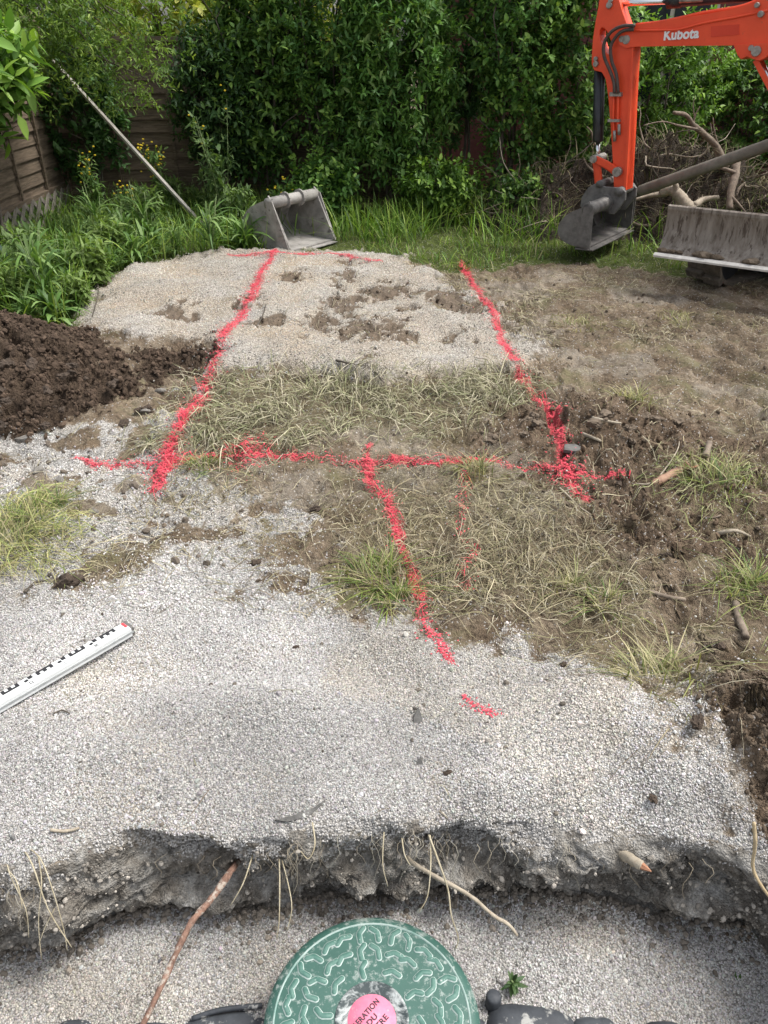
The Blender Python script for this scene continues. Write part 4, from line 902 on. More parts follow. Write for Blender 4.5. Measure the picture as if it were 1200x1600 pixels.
# --- bucket builder (shared by the fitted and the loose bucket)
def bucket_parts(root, par, org, wdir, odir, width, H, D, lip, m, ears, name_shell="shell"):
    """org: tube centre; wdir: width axis; odir: direction the mouth faces"""
    wdir = Vector(wdir).normalized(); odir = Vector(odir).normalized(); U = Vector((0, 0, 1))
    def q(o, z, w): return Vector(org)+odir*o+U*z+wdir*w
    curve = [(-.01*D, .03), (-.35*D, -.02*H), (-.68*D, -.16*H), (-.92*D, -.38*H), (-1.0*D, -.62*H), (-.86*D, -.83*H), (-.55*D, -.95*H), (-.1*D, -1.0*H), (lip, -1.02*H)]
    cs = smooth_path([Vector((a, b, 0)) for a, b in curve], 4); t = .012
    V = []; Fc = []
    ctr_ = Vector((-.3*D, -.45*H, 0))
    for i, p in enumerate(cs):
        d = (cs[min(i+1, len(cs)-1)]-cs[max(i-1, 0)]).normalized(); nn = Vector((-d.y, d.x, 0)); nn = nn if nn.dot(ctr_-p) > 0 else -nn
        ip = p+nn*t
        V += [q(p.x, p.y, -width/2), q(p.x, p.y, width/2), q(ip.x, ip.y, width/2), q(ip.x, ip.y, -width/2)]
    n = len(cs)
    for i in range(n-1):
        a = i*4; b = a+4; Fc += [(a, a+1, b+1, b), (a+1, a+2, b+2, b+1), (a+2, a+3, b+3, b+2), (a+3, a, b, b+3)]
    Fc += [(0, 3, 2, 1), (n*4-4, n*4-3, n*4-2, n*4-1)]
    fix_normals(part(name_shell, V, Fc, m, par, False))
    side = [(p.x, p.y) for p in cs] + [(lip+.02, -1.0*H+.03), (.06*D+.02, .0), (.05*D, .045), (0, .06)]
    for s in (-1, 1):
        v, f = prism(side, q, s*width/2-s*.004, s*width/2+s*.014); pl = fix_normals(part("side_plate", v, f, m, par))
        rib = [(lip+.025, -1.0*H+.0), (.07*D+.03, .02), (.02*D-.04, .02), (lip-.09, -1.0*H+.02)]
        v, f = prism(rib, q, s*width/2+s*.0145, s*width/2+s*.024); fix_normals(part("edge_rib", v, f, m, pl if par is root else par))
    v, f = cyl(q(0, .0, -width/2-.02), q(0, .0, width/2+.02), .045, 18); part("top_tube", v, f, m, par, True)
    lipv, lipf = prism([(lip-.10, -1.02*H-.012), (lip+.05, -1.02*H-.008), (lip+.05, -1.02*H-.001), (lip-.10, -1.02*H+.0)], q, -width/2-.012, width/2+.012); fix_normals(part("cutting_edge", lipv, lipf, m, par))
    for e in ears:
        ear = [(-.09*math.cos(t)+.0, .075*math.sin(t)) for t in np.linspace(-.6, 3.7, 14)] + [(.05, -.12), (-.30*D, -.14*H-.06)]
        v, f = prism([(.066*math.cos(t), .066*math.sin(t)) for t in np.linspace(0, 6.283, 17)[:-1]], q, e-.008, e+.008); fix_normals(part("tube_collar", v, f, m, par))
        gus = [(p.x, p.y) for p in cs[2:22]] + [(-.62*D, -.78*H), (-.80*D, -.55*H), (-.62*D, -.28*H), (-.3*D, -.12*H)]
        v, f = prism(gus, q, e-.006, e+.006); fix_normals(part("inner_rib", v, f, m, par))
bt_near = Vector((1.594, 6.33, .42)); bt_far = Vector((2.12, 7.07, .42)); wd_ = (bt_far-bt_near); bw = wd_.length
bkt = part("bucket", *cyl(bt_near-wd_.normalized()*.02, bt_far+wd_.normalized()*.02, .05, 18), M_stl, ex_, True)
M_dstl = worn("dark_steel", (.10, .094, .088), (.19, .18, .17), 18, .6, .2, c3=(.2, .18, .16), t3=.62, s3=26, bstr=.3)
bucket_parts(ex_, bkt, (bt_near+bt_far)/2, wd_, E, bw, .29, .235, .03, M_dstl, (-.12, .14))
# coupler between arm and bucket
co_px = [(909,322),(911,308),(916,300),(922,292),(932,286),(948,291),(962,292),(972,292),(980,299),(979,312),(972,322),(962,334),(952,333),(955,318),(950,311),(938,311),(926,316),(916,327)]
for s in (1, -1):
    v, f = prism([PLN(a, b, .1) for a, b in co_px], bp, s*.105, s*.135); bevel(fix_normals(part("coupler", v, f, M_dstl, ex_)), .005)
v, f = cyl(P3(966, 300, .15)+NV*-.30, P3(966, 300, .15), .034, 14); part("pin", v, f, M_dstl, ex_, True)
v, f = prism([PLN(a, b, 0) for a, b in [(925,300),(940,295),(965,297),(972,310),(962,330),(952,318),(935,308)]], bp, -.10, .10); fix_normals(part("coupler_core", v, f, M_dstl, ex_))
v, f = cyl(P3(936, 288, .15)+NV*-.30, P3(936, 288, .15), .028, 14); part("pin", v, f, M_dstl, ex_, True)
# --- boom cylinder
b0 = P3(1181, 80, 0); b1 = P3(1300, 330, 0)
v, f = cyl(b0, b0+(b1-b0)*.35, .02, 12); part("cylinder_rod", v, f, M_chr, ex_, True)
v, f = cyl(b0+(b1-b0)*.3, b1, .045, 16); bcy = part("boom_cylinder", v, f, M_org, ex_, True)
v, f = prism([PLN(a, b, .07) for a, b in [(1176,96),(1184,92),(1206,134),(1200,142)]], bp, .055, .068); fix_normals(part("rod_guard", v, f, M_org, bcy))
# --- slewing house, seat, canopy (out of the frame to the right)
HF = (bp(FS, 0, 0)-ctr); HF.z = 0; HF.normalize(); HS = Vector((-HF.y, HF.x, 0))
def hp(a, b, z): return ctr + HF*a + HS*b + Vector((0, 0, z))
prf = [(.55*math.cos(t)*1.1-.05 if math.cos(t) < 0 else .48, .56*math.sin(t)) for t in np.linspace(0, 6.283, 33)[:-1]]
prf = [(-.62*math.cos(t), .60*math.sin(t)) for t in np.linspace(-1.35, 1.35, 15)] + [(.36, .58), (.46, .45), (.46, -.45), (.36, -.58)]
v, f = prism(prf, lambda a, b, t: hp(a, b, t), .50, .62); bevel(fix_normals(part("house_base", v, f, M_blk, ex_)), .01)
prr = [(a, b) for a, b in prf[:15]] + [(.02, .58), (.02, -.58)]
v, f = prism(prr, lambda a, b, t: hp(a, b, t), .62, 1.08); bevel(fix_normals(part("engine_hood", v, f, M_org, ex_)), .03)
v, f = bevbox(hp(.16, 0, 1.14), (.2, .23, .05), .02, HF, HS); seat = part("seat", v, f, M_blk, ex_); v, f = bevbox(hp(-.03, 0, 1.36), (.05, .22, .24), .02, HF, HS); part("seat_back", v, f, M_blk, seat)
for sx, sy in ((.40, .5), (.40, -.5), (-.4, .5), (-.4, -.5)): v, f = bevbox(hp(sx, sy, 1.47), (.022, .022, .88), .005, HF, HS); part("canopy_post", v, f, M_blk, ex_)
v, f = bevbox(hp(0, 0, 2.38), (.58, .60, .035), .03, HF, HS); part("canopy_roof", v, f, M_org, ex_)
v, f = bevbox(bp(FS, FZ-.05, 0)-HF*.06, (.13, .10, .20), .02, HF, HS); part("swing_bracket", v, f, M_org, ex_)
for s in (-1, 1): v, f = tube([hp(.36, s*.3, .62), hp(.36, s*.3, 1.05), hp(.33, s*.3, 1.3)], .016, 8); part("control_lever", v, f, M_blk, ex_)
# --- undercarriage
UF = (Vector((2.45, 5.12, 0))-ctr).normalized(); US = Vector((UF.y, -UF.x, 0)); US = US if US.y > 0 else -US
def up_(a, b, z): return ctr + UF*a + US*b + Vector((0, 0, z))
v, f = bevbox(up_(.1, 0, .34), (.75, .38, .10), .02, UF, US); part("undercarriage_frame", v, f, M_blk, ex_)
v, f = cyl(ctr+Vector((0, 0, .42)), ctr+Vector((0, 0, .52)), .34, 24); part("slew_ring", v, f, M_blk, ex_)
def track(bc_):
    Lh = 1.0; R_ = .19; hw = .14; c_ = .27
    def loop(R):
        o = []
        for t in np.linspace(-math.pi/2, math.pi/2, 9): o.append((c_+Lh-.15+R*math.cos(t), R_+.01+R*math.sin(t)))
        for t in np.linspace(math.pi/2, 3*math.pi/2, 9): o.append((c_-Lh+.15+R*math.cos(t), R_+.01+R*math.sin(t)))
        return o
    v, f = prism(loop(R_-.005), lambda a, z, t: up_(a, bc_+t, z), -hw, hw, [loop(R_-.03)]); bl = fix_normals(part("track", v, f, M_rub, ex_))
    lp = loop(R_-.005); P_ = [Vector((a, b)) for a, b in lp]; per = []; 
    for i in range(len(P_)): 
        a, b = P_[i], P_[(i+1) % len(P_)]; per.append((a, b, (b-a).length))
    tot = sum(p[2] for p in per); nl = 30
    for k in range(nl):
        s = tot*k/nl
        for a, b, l in per:
            if s <= l: break
            s -= l
        d = (b-a).normalized(); p = a+d*s; nn = Vector((d.y, -d.x)); w = hw+.003
        D3 = UF*d.x+Vector((0, 0, d.y)); N3 = UF*nn.x+Vector((0, 0, nn.y))
        for sd in (-1, 1):
            v, f = bevbox(up_(p.x, bc_+sd*w*.5, p.y)+N3*.012+D3*(.014*sd), (.030, w*.5, .020), .006, D3, US, N3); part("track_lug", v, f, M_rub, bl)
    for a in (c_-Lh+.15, c_+Lh-.15):
        v, f = cyl(up_(a, bc_-hw*.6, R_+.01), up_(a, bc_+hw*.6, R_+.01), R_-.035, 18); part("drive_wheel", v, f, M_blk, bl)
    for a in (-.4, 0, .4):
        v, f = cyl(up_(c_+a, bc_-hw*.7, .09), up_(c_+a, bc_+hw*.7, .09), .07, 14); part("track_roller", v, f, M_blk, bl)
    v, f = bevbox(up_(c_, bc_, R_+.015), (Lh-.22, hw*.75, .085), .01, UF, US); part("track_frame", v, f, M_blk, bl)
track(.545); track(-.50)
# --- dozer blade
B0 = Vector((1.955, 5.60, 0)); BD = Vector((.83, -.56, 0)).normalized(); BO = Vector((-BD.y, BD.x, 0)); BO = BO if BO.y < 0 else -BO; BWd = 1.36
def bq(o, z, w): return B0 + BD*w + BO*o + Vector((0, 0, z))
fc = [(.10, .27), (.055, .30), (.02, .345), (.0, .40), (-.008, .45), (.0, .52), (.012, .555)]
fs = smooth_path([Vector((a, b, 0)) for a, b in fc], 3)
out = [(p.x, p.y) for p in fs] + [(.012, .575), (-.012, .582), (-.034, .57), (-.036, .54), (-.038, .45), (-.03, .36), (.0, .295), (.04, .262), (.09, .255)]
v, f = prism(out, bq, 0, BWd); bl = fix_normals(part("dozer_blade", v, f, M_bladem, ex_))
v, f = prism([(.098, .262), (.125, .255), (.125, .267), (.10, .282)], bq, -.012, BWd+.012); fix_normals(part("cutting_edge", v, f, M_edge, bl))
for w in (.42, .96):
    v, f = tube([bq(-.03, .40, w), bq(-.22, .36, w), up_(.55, .27 if w < .7 else -.27, .34)], .045, 8); part("blade_arm", v, f, M_blk, ex_)
rb = random.Random(5)
for k in range(15):
    w = .02+rb.random()*.86; r_ = rb.uniform(.010, .026)*(1.5 if k < 3 else 1)
    bm = bmesh.new(); bmesh.ops.create_icosphere(bm, subdivisions=2, radius=1)
    for q_ in bm.verts: q_.co *= rb.uniform(.75, 1.15)
    cc = bq(.075, .300, .62 if k == 0 else w); v = [cc+BD*(q_.co.x*r_*1.7)+BO*(q_.co.y*r_*.9)+Vector((0, 0, q_.co.z*r_*.8-.004)) for q_ in bm.verts]; f = [[q_.index for q_ in fa.verts] for fa in bm.faces]; bm.free()
    single("soil_clod", v, f, worn("clod_brown", (.09, .066, .046), (.19, .15, .11), 25, 1.0) if k == 0 else bpy.data.materials["clod_brown"], "brown earth clod resting in the curve of the dozer blade", "clod", "earth clods on the dozer blade")
# --- loose bucket on the grass
lw = Vector((.55, .75, 0)).normalized(); lo = Vector((.8, -.59, 0)).normalized(); lc_ = Vector((-.775, 6.92, .40))
M_ldst = worn("dusty_steel", (.20, .19, .175), (.36, .345, .32), 10, .8, .1, c3=(.11, .10, .09), t3=.60, s3=14, bstr=.35)
lb = empty("digging_bucket", (lc_.x, lc_.y, .03), "loose grey digging bucket standing on the grass by the gravel slab", "bucket")
bucket_parts(lb, lb, lc_, lw, lo, .56, .36, .33, .19, M_ldst, (-.09, .09))
# --- long pipe from the bucket to the machine
M_pipe = worn("mud_grey_pipe", (.16, .145, .115), (.25, .23, .19), 12, .7, c3=(.30, .28, .24), t3=.62, s3=9, bstr=.2)
p0 = AT(984, 304, 6.98); p1 = AT(1200, 227, 6.25); pd = (p1-p0).normalized(); p2 = p1+pd*.42
pr = empty("long_pipe", p0, "long mud grey pipe slanting from the excavator bucket over the roots", "pipe")
v, f = tube([p0, p0+pd*.10], [.030, .030], 16); part("pipe_spigot", v, f, M_stl, pr, True)
v, f = tube([p0+pd*.09, p0+pd*.10, p1, p2], [.038, .044, .044, .044], 16); part("pipe_barrel", v, f, M_pipe, pr, True)
# ================================================================== ROOT HEAP
M_heap = worn("root_soil", (.028, .021, .015), (.085, .064, .045), 14, 1.0, bstr=1.0, bdist=.04)
M_root = worn("root_bark", (.13, .10, .075), (.26, .21, .16), 22, .9, c3=(.08, .06, .045), t3=.58, s3=14, bstr=.4)
M_pale = worn("pale_root", (.26, .22, .165), (.42, .365, .28), 40, .8, c3=(.28, .2, .13), t3=.6, s3=30); M_red = worn("red_root", (.13, .075, .055), (.30, .175, .125), 60, .9, c3=(.42, .36, .30), t3=.52, s3=45, bstr=.6)
M_inner = worn("fresh_wood", (.24, .10, .055), (.42, .22, .13), 30, .85)
def heap_z(x, y):
    ax = .34*np.exp(-(((x-1.45)/.45)**2+((y-7.75)/.38)**2)) + .62*np.exp(-(((x-3.05)/.85)**2+((y-8.0)/.50)**2)) + .42*np.exp(-(((x-2.25)/.5)**2+((y-7.75)/.38)**2))
    return ax*(1+.5*fbm(x, y, 4, 4, 501)) + (fbm(x, y, 9, 4, 503, .7)*.16+.02)*np.minimum(ax*5, 1) - .05
hx = np.linspace(.8, 4.6, 200); hy = np.linspace(7.0, 9.1, 110); HX, HY = np.meshgrid(hx, hy); HZ = heap_z(HX, HY)
hroot = empty("root_heap", (2.6, 7.8, 0), "heap of dug up roots and earth behind the dozer blade", "root heap")
ii = np.arange(HX.size).reshape(HX.shape); hq = np.stack([ii[:-1, :-1], ii[:-1, 1:], ii[1:, 1:], ii[1:, :-1]], -1).reshape(-1, 4)
part("earth", np.stack([HX, HY, HZ], -1).reshape(-1, 3), [hq.astype(np.int32)], M_heap, hroot, True)
rh = random.Random(31)
def wander(p, d, ln, n, jit, rr=rh, zmin=None):
    pts = [Vector(p)]; d = Vector(d).normalized()
    for k in range(n):
        d = (d+Vector((rr.gauss(0, jit), rr.gauss(0, jit), rr.gauss(0, jit)*.7))).normalized(); pts.append(pts[-1]+d*ln/n)
    return pts
for k in range(290):
    x = rh.uniform(1.0, 4.1); y = rh.uniform(7.25, 8.3); z = float(heap_z(np.array([x]), np.array([y]))[0])
    if z < .02 and rh.random() < .7: continue
    p = wander((x, y, z-.03), (rh.gauss(0, 1), rh.gauss(-.3, .7), rh.uniform(-.1, .7)), rh.uniform(.18, .6), 5, .45); r0 = rh.choice((.004, .005, .006, .008, .011, .018))
    path = smooth_path(p, 2); v, f = tube(path, list(np.linspace(r0, r0*.3, len(path))), 5, wob=.3, seed=k); part("root", v, f, M_root if rh.random() < .5 else (M_bark if rh.random() < .75 else M_pale), hroot, True)
# dry grass hanging over the heap
r = np.random.default_rng(77); n = 3600; x = r.uniform(1.0, 4.2, n); y = r.uniform(7.2, 8.4, n); z = heap_z(x, y); kk = z > .05
V, f, c = blades_geo(x[kk], y[kk], .08, .26, .006, 1.6, [(.13, .11, .06), (.17, .145, .085), (.09, .12, .035), (.07, .055, .035), (.24, .21, .13)], 78, z=z[kk])
hs_ = part("dead_grass", V, [f.astype(np.int32)], M_straw, hroot, col=c); hs_["kind"] = "stuff"
def big(name, pts, r0, r1, m, label, cat, n=9, wob=.25, extra=()):
    path = smooth_path(pts, 5); geo = [tube(path, list(np.linspace(r0, r1, len(path))), n, wob=wob, seed=int(r0*1e4))]
    for ep, e0, e1 in extra: pp = smooth_path(ep, 4); geo.append(tube(pp, list(np.linspace(e0, e1, len(pp))), 7, wob=.25))
    root = empty(name, pts[0], label, cat); part("limb", *geo[0], m, root, True)
    for g in geo[1:]: part("side_root", *g, m, root, True)
    return root
def A(px, py, Y): return AT(px, py, Y)
big("uprooted_branch", [A(1135,262,7.7), A(1118,228,7.7), A(1098,208,7.65), A(1082,194,7.6), A(1072,180,7.55), A(1052,176,7.5)], .034, .014, M_root, "pale crooked branch rising from the root heap above the pipe", "branch", extra=[
 ([A(1112,218,7.68), A(1118,240,7.7), A(1124,266,7.7)], .014, .008), ([A(1090,202,7.6), A(1060,196,7.5), A(1035,190,7.45), A(1005,196,7.4)], .012, .003),
 ([A(1084,192,7.6), A(1086,180,7.6), A(1094,166,7.6)], .010, .004), ([A(1124,232,7.7), A(1116,205,7.7), A(1114,184,7.7)], .008, .004), ([A(1085,184,7.6), A(1083,165,7.6), A(1086,150,7.6)], .006, .003)])
big("tree_stump", [A(1082,330,7.1), A(1070,318,7.15), A(1060,304,7.2), A(1048,297,7.25), A(1034,302,7.3)], .062, .04, M_pale, "stout pale stump root lying just behind the blade", "stump", extra=[
 ([A(1056,300,7.2), A(1056,290,7.2), A(1050,282,7.2)], .03, .014), ([A(1084,322,7.1), A(1100,312,7.2), A(1122,308,7.25)], .035, .018), ([A(1040,302,7.3), A(1015,306,7.3), A(992,312,7.3)], .025, .012)])
big("split_root", [A(1140,328,7.0), A(1142,300,7.1), A(1148,275,7.2), A(1150,255,7.3)], .028, .04, M_root, "upright split root standing between blade and pipe", "root", extra=[([A(1143,308,7.05), A(1156,322,7.0), A(1166,334,6.98)], .016, .008), ([A(1141,315,7.05), A(1137,328,7.0)], .016, .01), ([A(1148,270,7.2), A(1132,264,7.2), A(1120,262,7.25)], .02, .008)])

# ================================================================== STAFF, LID, TANK
M_staff = worn("staff_white", (.66, .68, .67), (.74, .76, .75), 12, .5, c3=(.55, .54, .50), t3=.66, s3=25, bstr=.05); M_mark = plain("staff_black", (.02, .02, .022), .6); M_smark = plain("staff_grey", (.25, .25, .26), .6); M_redtip = plain("staff_red", (.62, .06, .07), .5)
s0 = Vector((*G(206, 992), 0)); s1 = Vector((*G(-10, 1118), 0)); sd_ = (s1-s0).normalized(); sn = Vector((-sd_.y, sd_.x, 0)); SL = .98; far_ = 1 if sn.y > 0 else -1
zt_ = [float(gz(np.array([(s0+sd_*t).x]), np.array([(s0+sd_*t).y]))[0]) for t in np.linspace(0, SL, 9)]; s0.z = max(zt_)+.003; s0 = s0
def sq(a, w, z): return s0+sd_*a+sn*w+Vector((0, 0, z))
st = empty("levelling_staff", s0, "white levelling staff with black graduation marks lying on pale gravel", "levelling staff")
v, f = bevbox(sq(SL/2, 0, .016), (SL/2, .0205, .016), .003, sd_, sn); part("rail", v, f, M_staff, st)
v, f = bevbox(sq(SL/2, 0, .0155), (SL/2-.002, .0220, .004), .001, sd_, sn); part("side_groove", v, f, worn("aluminium", (.4, .42, .42), (.5, .52, .52), 20, .4, .4), st)
v, f = bevbox(sq(.004, 0, .0165), (.005, .0207, .0166), .002, sd_, sn); part("end_cap", v, f, M_stl, st)
v, f = box(sq(.014, far_*.006, .0325), (.004, .012, .0008), sd_, sn); part("red_mark", v, f, M_redtip, st)
far = 1 if sn.y > 0 else -1
for k in range(9):
    a0 = .045+k*.1; sg = 1 if k % 2 == 0 else -1
    # E shaped block of graduations, alternating sides
    for (da, ln_, w0_, w1_) in ([(0, .048, .012, .020), (.0, .009, .0, .012), (.019, .010, .0, .012), (.039, .009, .0, .012)]):
        ww0 = w0_ if sg > 0 else .020-w1_; ww1 = w1_ if sg > 0 else .020-w0_
        v, f = box(sq(a0+da+ln_/2, far*(.002+(ww0+ww1)/2*.78), .0325), (ln_/2, (ww1-ww0)/2*.78, .0008), sd_, sn); part("graduation", v, f, M_mark, st)
    v, f = box(sq(a0+.066, far*.012, .0325), (.006, .006, .0008), sd_, sn); part("graduation", v, f, M_mark, st)
    v, f = box(sq(a0+.080, far*.006, .0325), (.005, .004, .0008), sd_, sn); part("graduation", v, f, M_mark, st)
    tv, tf = text_mesh(str(10+k)[-1] + str(k % 10), .014, .0003)
    v = [sq(a0+.074-float(b)*1.0, far*(-.010+float(a)), .0322) for a, b, c in tv]; part("figure", v, tf, M_smark, st)

def lid_mat():
    m, nt, b = nodes("green_lid"); p = pos(nt)
    c = ramp(nt, noise(nt, 5, 5, .6, p), [(.3, (.030, .092, .072)), (.7, (.048, .125, .10))])
    n2 = noise(nt, 16, 8, .78, p, .4); c = mixc(nt, ramp(nt, n2, [(.55, (0, 0, 0)), (.67, (.75, .75, .75))]), c, (.46, .49, .46))
    n3 = noise(nt, 70, 4, .7, p); c = mixc(nt, ramp(nt, n3, [(.55, (0, 0, 0)), (.70, (.6, .6, .6))]), c, (.48, .52, .49))
    nt.links.new(c, b.inputs["Base Color"]); b.inputs["Roughness"].default_value = .55; bump(nt, b, n3, .15, .002); return m
def hub_mat():
    m, nt, b = nodes("black_hub"); p = pos(nt); n2 = noise(nt, 28, 8, .75, p, .5)
    c = mixc(nt, ramp(nt, n2, [(.47, (0, 0, 0)), (.60, (.9, .9, .9))]), (.035, .05, .052), (.46, .49, .48)); nt.links.new(c, b.inputs["Base Color"]); b.inputs["Roughness"].default_value = .7; return m
M_lid = lid_mat(); M_hub = hub_mat(); M_pink = worn("pink_sticker", (.80, .19, .29), (.88, .25, .36), 40, .55, c3=(.66, .40, .43), t3=.60, s3=70, bstr=.1); M_rim = worn("dusty_green_edge", (.16, .27, .235), (.36, .44, .41), 18, .6)
LZ = -.20; LC = Vector((*G(581, 1594, LZ), LZ)); LR = .228
lid = empty("tank_lid", (LC.x, LC.y, LZ-.04), "round green plastic tank lid with pink sticker and raised tread marks", "tank lid")
def lp_(r_, a, z): return LC+Vector((math.cos(a)*r_, math.sin(a)*r_, z))
def revolve(prof, n=72):
    V = [lp_(r_, 2*math.pi*k/n, z) for r_, z in prof for k in range(n)]; Fc = []
    for i in range(len(prof)-1):
        for k in range(n): Fc.append((i*n+k, i*n+(k+1) % n, (i+1)*n+(k+1) % n, (i+1)*n+k))
    return V, Fc
v, f = revolve([(.001, 0), (.10, 0), (.205, 0), (.212, -.001), (.218, -.004), (.226, -.009), (.228, -.014), (.228, -.045), (.220, -.052)]); fix_normals(part("disc", v, f, M_lid, lid, True))
v, f = revolve([(.2035, -.0005), (.2045, .0018), (.2075, .0018), (.2085, -.0008)]); part("edge_ring", v, f, M_rim, lid, True)
v, f = revolve([(.078, -.001), (.0775, .0022), (.073, .0026), (.0715, .0014), (.001, .0014)]); fix_normals(part("hub", v, f, M_hub, lid, True))
v, f = revolve([(.051, .0012), (.0505, .0024), (.001, .0026)], 48); stk = fix_normals(part("sticker", v, f, M_pink, lid, True))
ang_t = math.radians(47); tu = Vector((math.cos(ang_t), math.sin(ang_t), 0)); tn_ = Vector((-tu.y, tu.x, 0)); M_ink = plain("sticker_ink", (.03, .02, .03), .6)
for body, off in (("AERATION", .0165), ("DU", -.001), ("FILTRE", -.0185)):
    tv, tf = text_mesh(body, .0155, .0004, 1.08); w = tv[:, 0].max()-tv[:, 0].min(); sc_ = min(1.0, .066/w)*1.12
    v = [LC+tu*float(a*sc_)+tn_*float(b*1.05+off)+Vector((0, 0, .0030+float(c)*.2)) for a, b, c in tv]; part("sticker_word", v, tf, M_ink, stk)
# tread marks: bent raised bars in pairs, on three rings
def tread_shape(s, h):
    pts = [(-.0185, -.006), (.0015, -.0045), (.005, -.0025), (.0155, .0115)]; V = []; Fc = []
    L_ = []; w = .0062*s
    path = [Vector((a*s, b*s, 0)) for a, b in pts]
    left = []; right = []
    for i, p in enumerate(path):
        d = (path[min(i+1, len(path)-1)]-path[max(i-1, 0)]).normalized(); nn = Vector((-d.y, d.x, 0)); left.append(p+nn*w); right.append(p-nn*w)
    def cap(c, d, sgn): return [c + Vector((d.x*math.cos(t)-d.y*math.sin(t), d.x*math.sin(t)+d.y*math.cos(t), 0))*w for t in np.linspace(-1.2, 1.2, 4)]
    d1 = (path[-1]-path[-2]).normalized(); d0 = (path[0]-path[1]).normalized()
    loop = right + cap(path[-1], d1, 1) + left[::-1] + cap(path[0], d0, 1)
    n = len(loop); cen = sum(loop, Vector())/n
    inner = []
    for i, p in enumerate(loop):
        a = loop[i-1]; b = loop[(i+1) % n]; d = (b-a).normalized(); nn = Vector((-d.y, d.x, 0)); inner.append(p+nn*w*.38)
    outer = []
    for i, p in enumerate(loop):
        a = loop[i-1]; b = loop[(i+1) % n]; d = (b-a).normalized(); nn = Vector((-d.y, d.x, 0)); outer.append(p-nn*w*.34)
    V = [(p.x, p.y, .0004) for p in outer] + [(p.x, p.y, h*.55) for p in loop] + [(p.x, p.y, h) for p in inner]
    for i in range(n):
        j = (i+1) % n; Fc += [(i, j, n+j, n+i), (n+i, n+j, 2*n+j, 2*n+i)]
    tri = tessellate_polygon([[Vector((p.x, p.y, 0)) for p in inner]]); Fc += [tuple(2*n+i for i in t) for t in tri]
    return V, Fc
tv_, tf_ = tread_shape(.86, .0042); tme = bpy.data.meshes.new("tread_bar"); tme.from_pydata([tuple(p) for p in tv_], [], tf_); tme.update(); tme.polygons.foreach_set("use_smooth", np.ones(len(tme.polygons), bool))
M_tread = worn("dusty_tread", (.05, .14, .11), (.10, .20, .165), 60, .6, c3=(.45, .5, .47), t3=.62, s3=90, bstr=.05); tme.materials.append(M_tread); tme.materials.append(worn("tread_dust", (.30, .40, .365), (.50, .56, .53), 60, .8, bstr=.05))
for p_ in tme.polygons:
    if min(tv_[i][2] for i in p_.vertices) < .001: p_.material_index = 1
def trd(r_, a, rot, flip):
    o = bpy.data.objects.new("tread_bar", tme); COL.objects.link(o); o.parent = lid; p = LC+Vector((math.cos(a)*r_, math.sin(a)*r_, 0)); o.location = p-OFF[lid.name]; o.rotation_euler = (0, 0, a+rot); o.scale = (1, -1 if flip else 1, 1)
for ring, (rr_, cnt, ph) in enumerate([(.182, 15, .06), (.143, 12, .06), (.104, 10, .2)]):
    for k in range(cnt):
        a = math.pi/2 + ph + 2*math.pi*k/cnt
        w = .0135/rr_
        turn = (k % 2)*1.15
        if ring < 2:
            trd(rr_, a-w-.02, turn+.15, False); trd(rr_, a+w+.02, turn+.15, True) if k % 2 == 0 else trd(rr_, a+w+.02, turn+.15, False)
        else: trd(rr_, a, turn+.2, k % 2 == 0)
# tank below: riser and shoulder ribs, half buried
M_tank = worn("dark_plastic", (.025, .029, .036), (.07, .078, .088), 14, .65, c3=(.36, .36, .34), t3=.57, s3=26, bstr=.15)
tk = empty("buried_tank", (LC.x, LC.y, FLOOR_Z-.05), "dark plastic septic tank top half buried in gravel under the lid", "tank")
v, f = revolve([(.215, LZ*0-.04), (.222, -.05), (.222, -.26), (.15, -.28)]); fix_normals(part("riser", v, f, M_tank, tk, True))
def ell(c, h, nu=20, nv=10, rot=0):
    V = []; Fc = []; ca, sa = math.cos(rot), math.sin(rot)
    for j in range(nv+1):
        ph = -math.pi/2+math.pi*j/nv
        for i in range(nu):
            t = 2*math.pi*i/nu; x, y, z = math.cos(ph)*math.cos(t), math.cos(ph)*math.sin(t), math.sin(ph)
            sg = lambda q: math.copysign(abs(q)**.6, q); x, y = sg(x)*h[0], sg(y)*h[1]; V.append(Vector(c)+Vector((x*ca-y*sa, x*sa+y*ca, z*h[2])))
    for j in range(nv):
        for i in range(nu): Fc.append((j*nu+i, j*nu+(i+1) % nu, (j+1)*nu+(i+1) % nu, (j+1)*nu+i))
    return V, Fc
def gp3(px, py, z): x, y = G(px, py, z); return Vector((x, y, z))
for (px, py, hx_, hy_, hz_, rt) in [(830,1612,.105,.050,.042,-.12), (930,1622,.055,.04,.035,0), (1040,1628,.05,.04,.03,0), (700,1625,.1,.05,.035,0), (355,1616,.12,.045,.032,.12), (235,1630,.06,.04,.035,0), (115,1626,.045,.04,.034,0)]:
    v, f = ell(gp3(px, py, FLOOR_Z-.008), (hx_, hy_, hz_), rot=rt); part("shoulder_rib", v, f, M_tank, tk, True)
kp = gp3(771, 1562, FLOOR_Z+.03); v, f = tube([kp+Vector((0, 0, -.06)), kp+Vector((0, 0, .012)), kp+Vector((0, 0, .018))], [.018, .018, .014], 16); part("plug", v, f, M_tank, tk, True)
v, f = tube(smooth_path([gp3(300,1592,FLOOR_Z+.02), gp3(345,1578,FLOOR_Z+.028), gp3(410,1571,FLOOR_Z+.028)], 4), .006, 8); part("cord_seam", v, f, M_tank, tk, True)

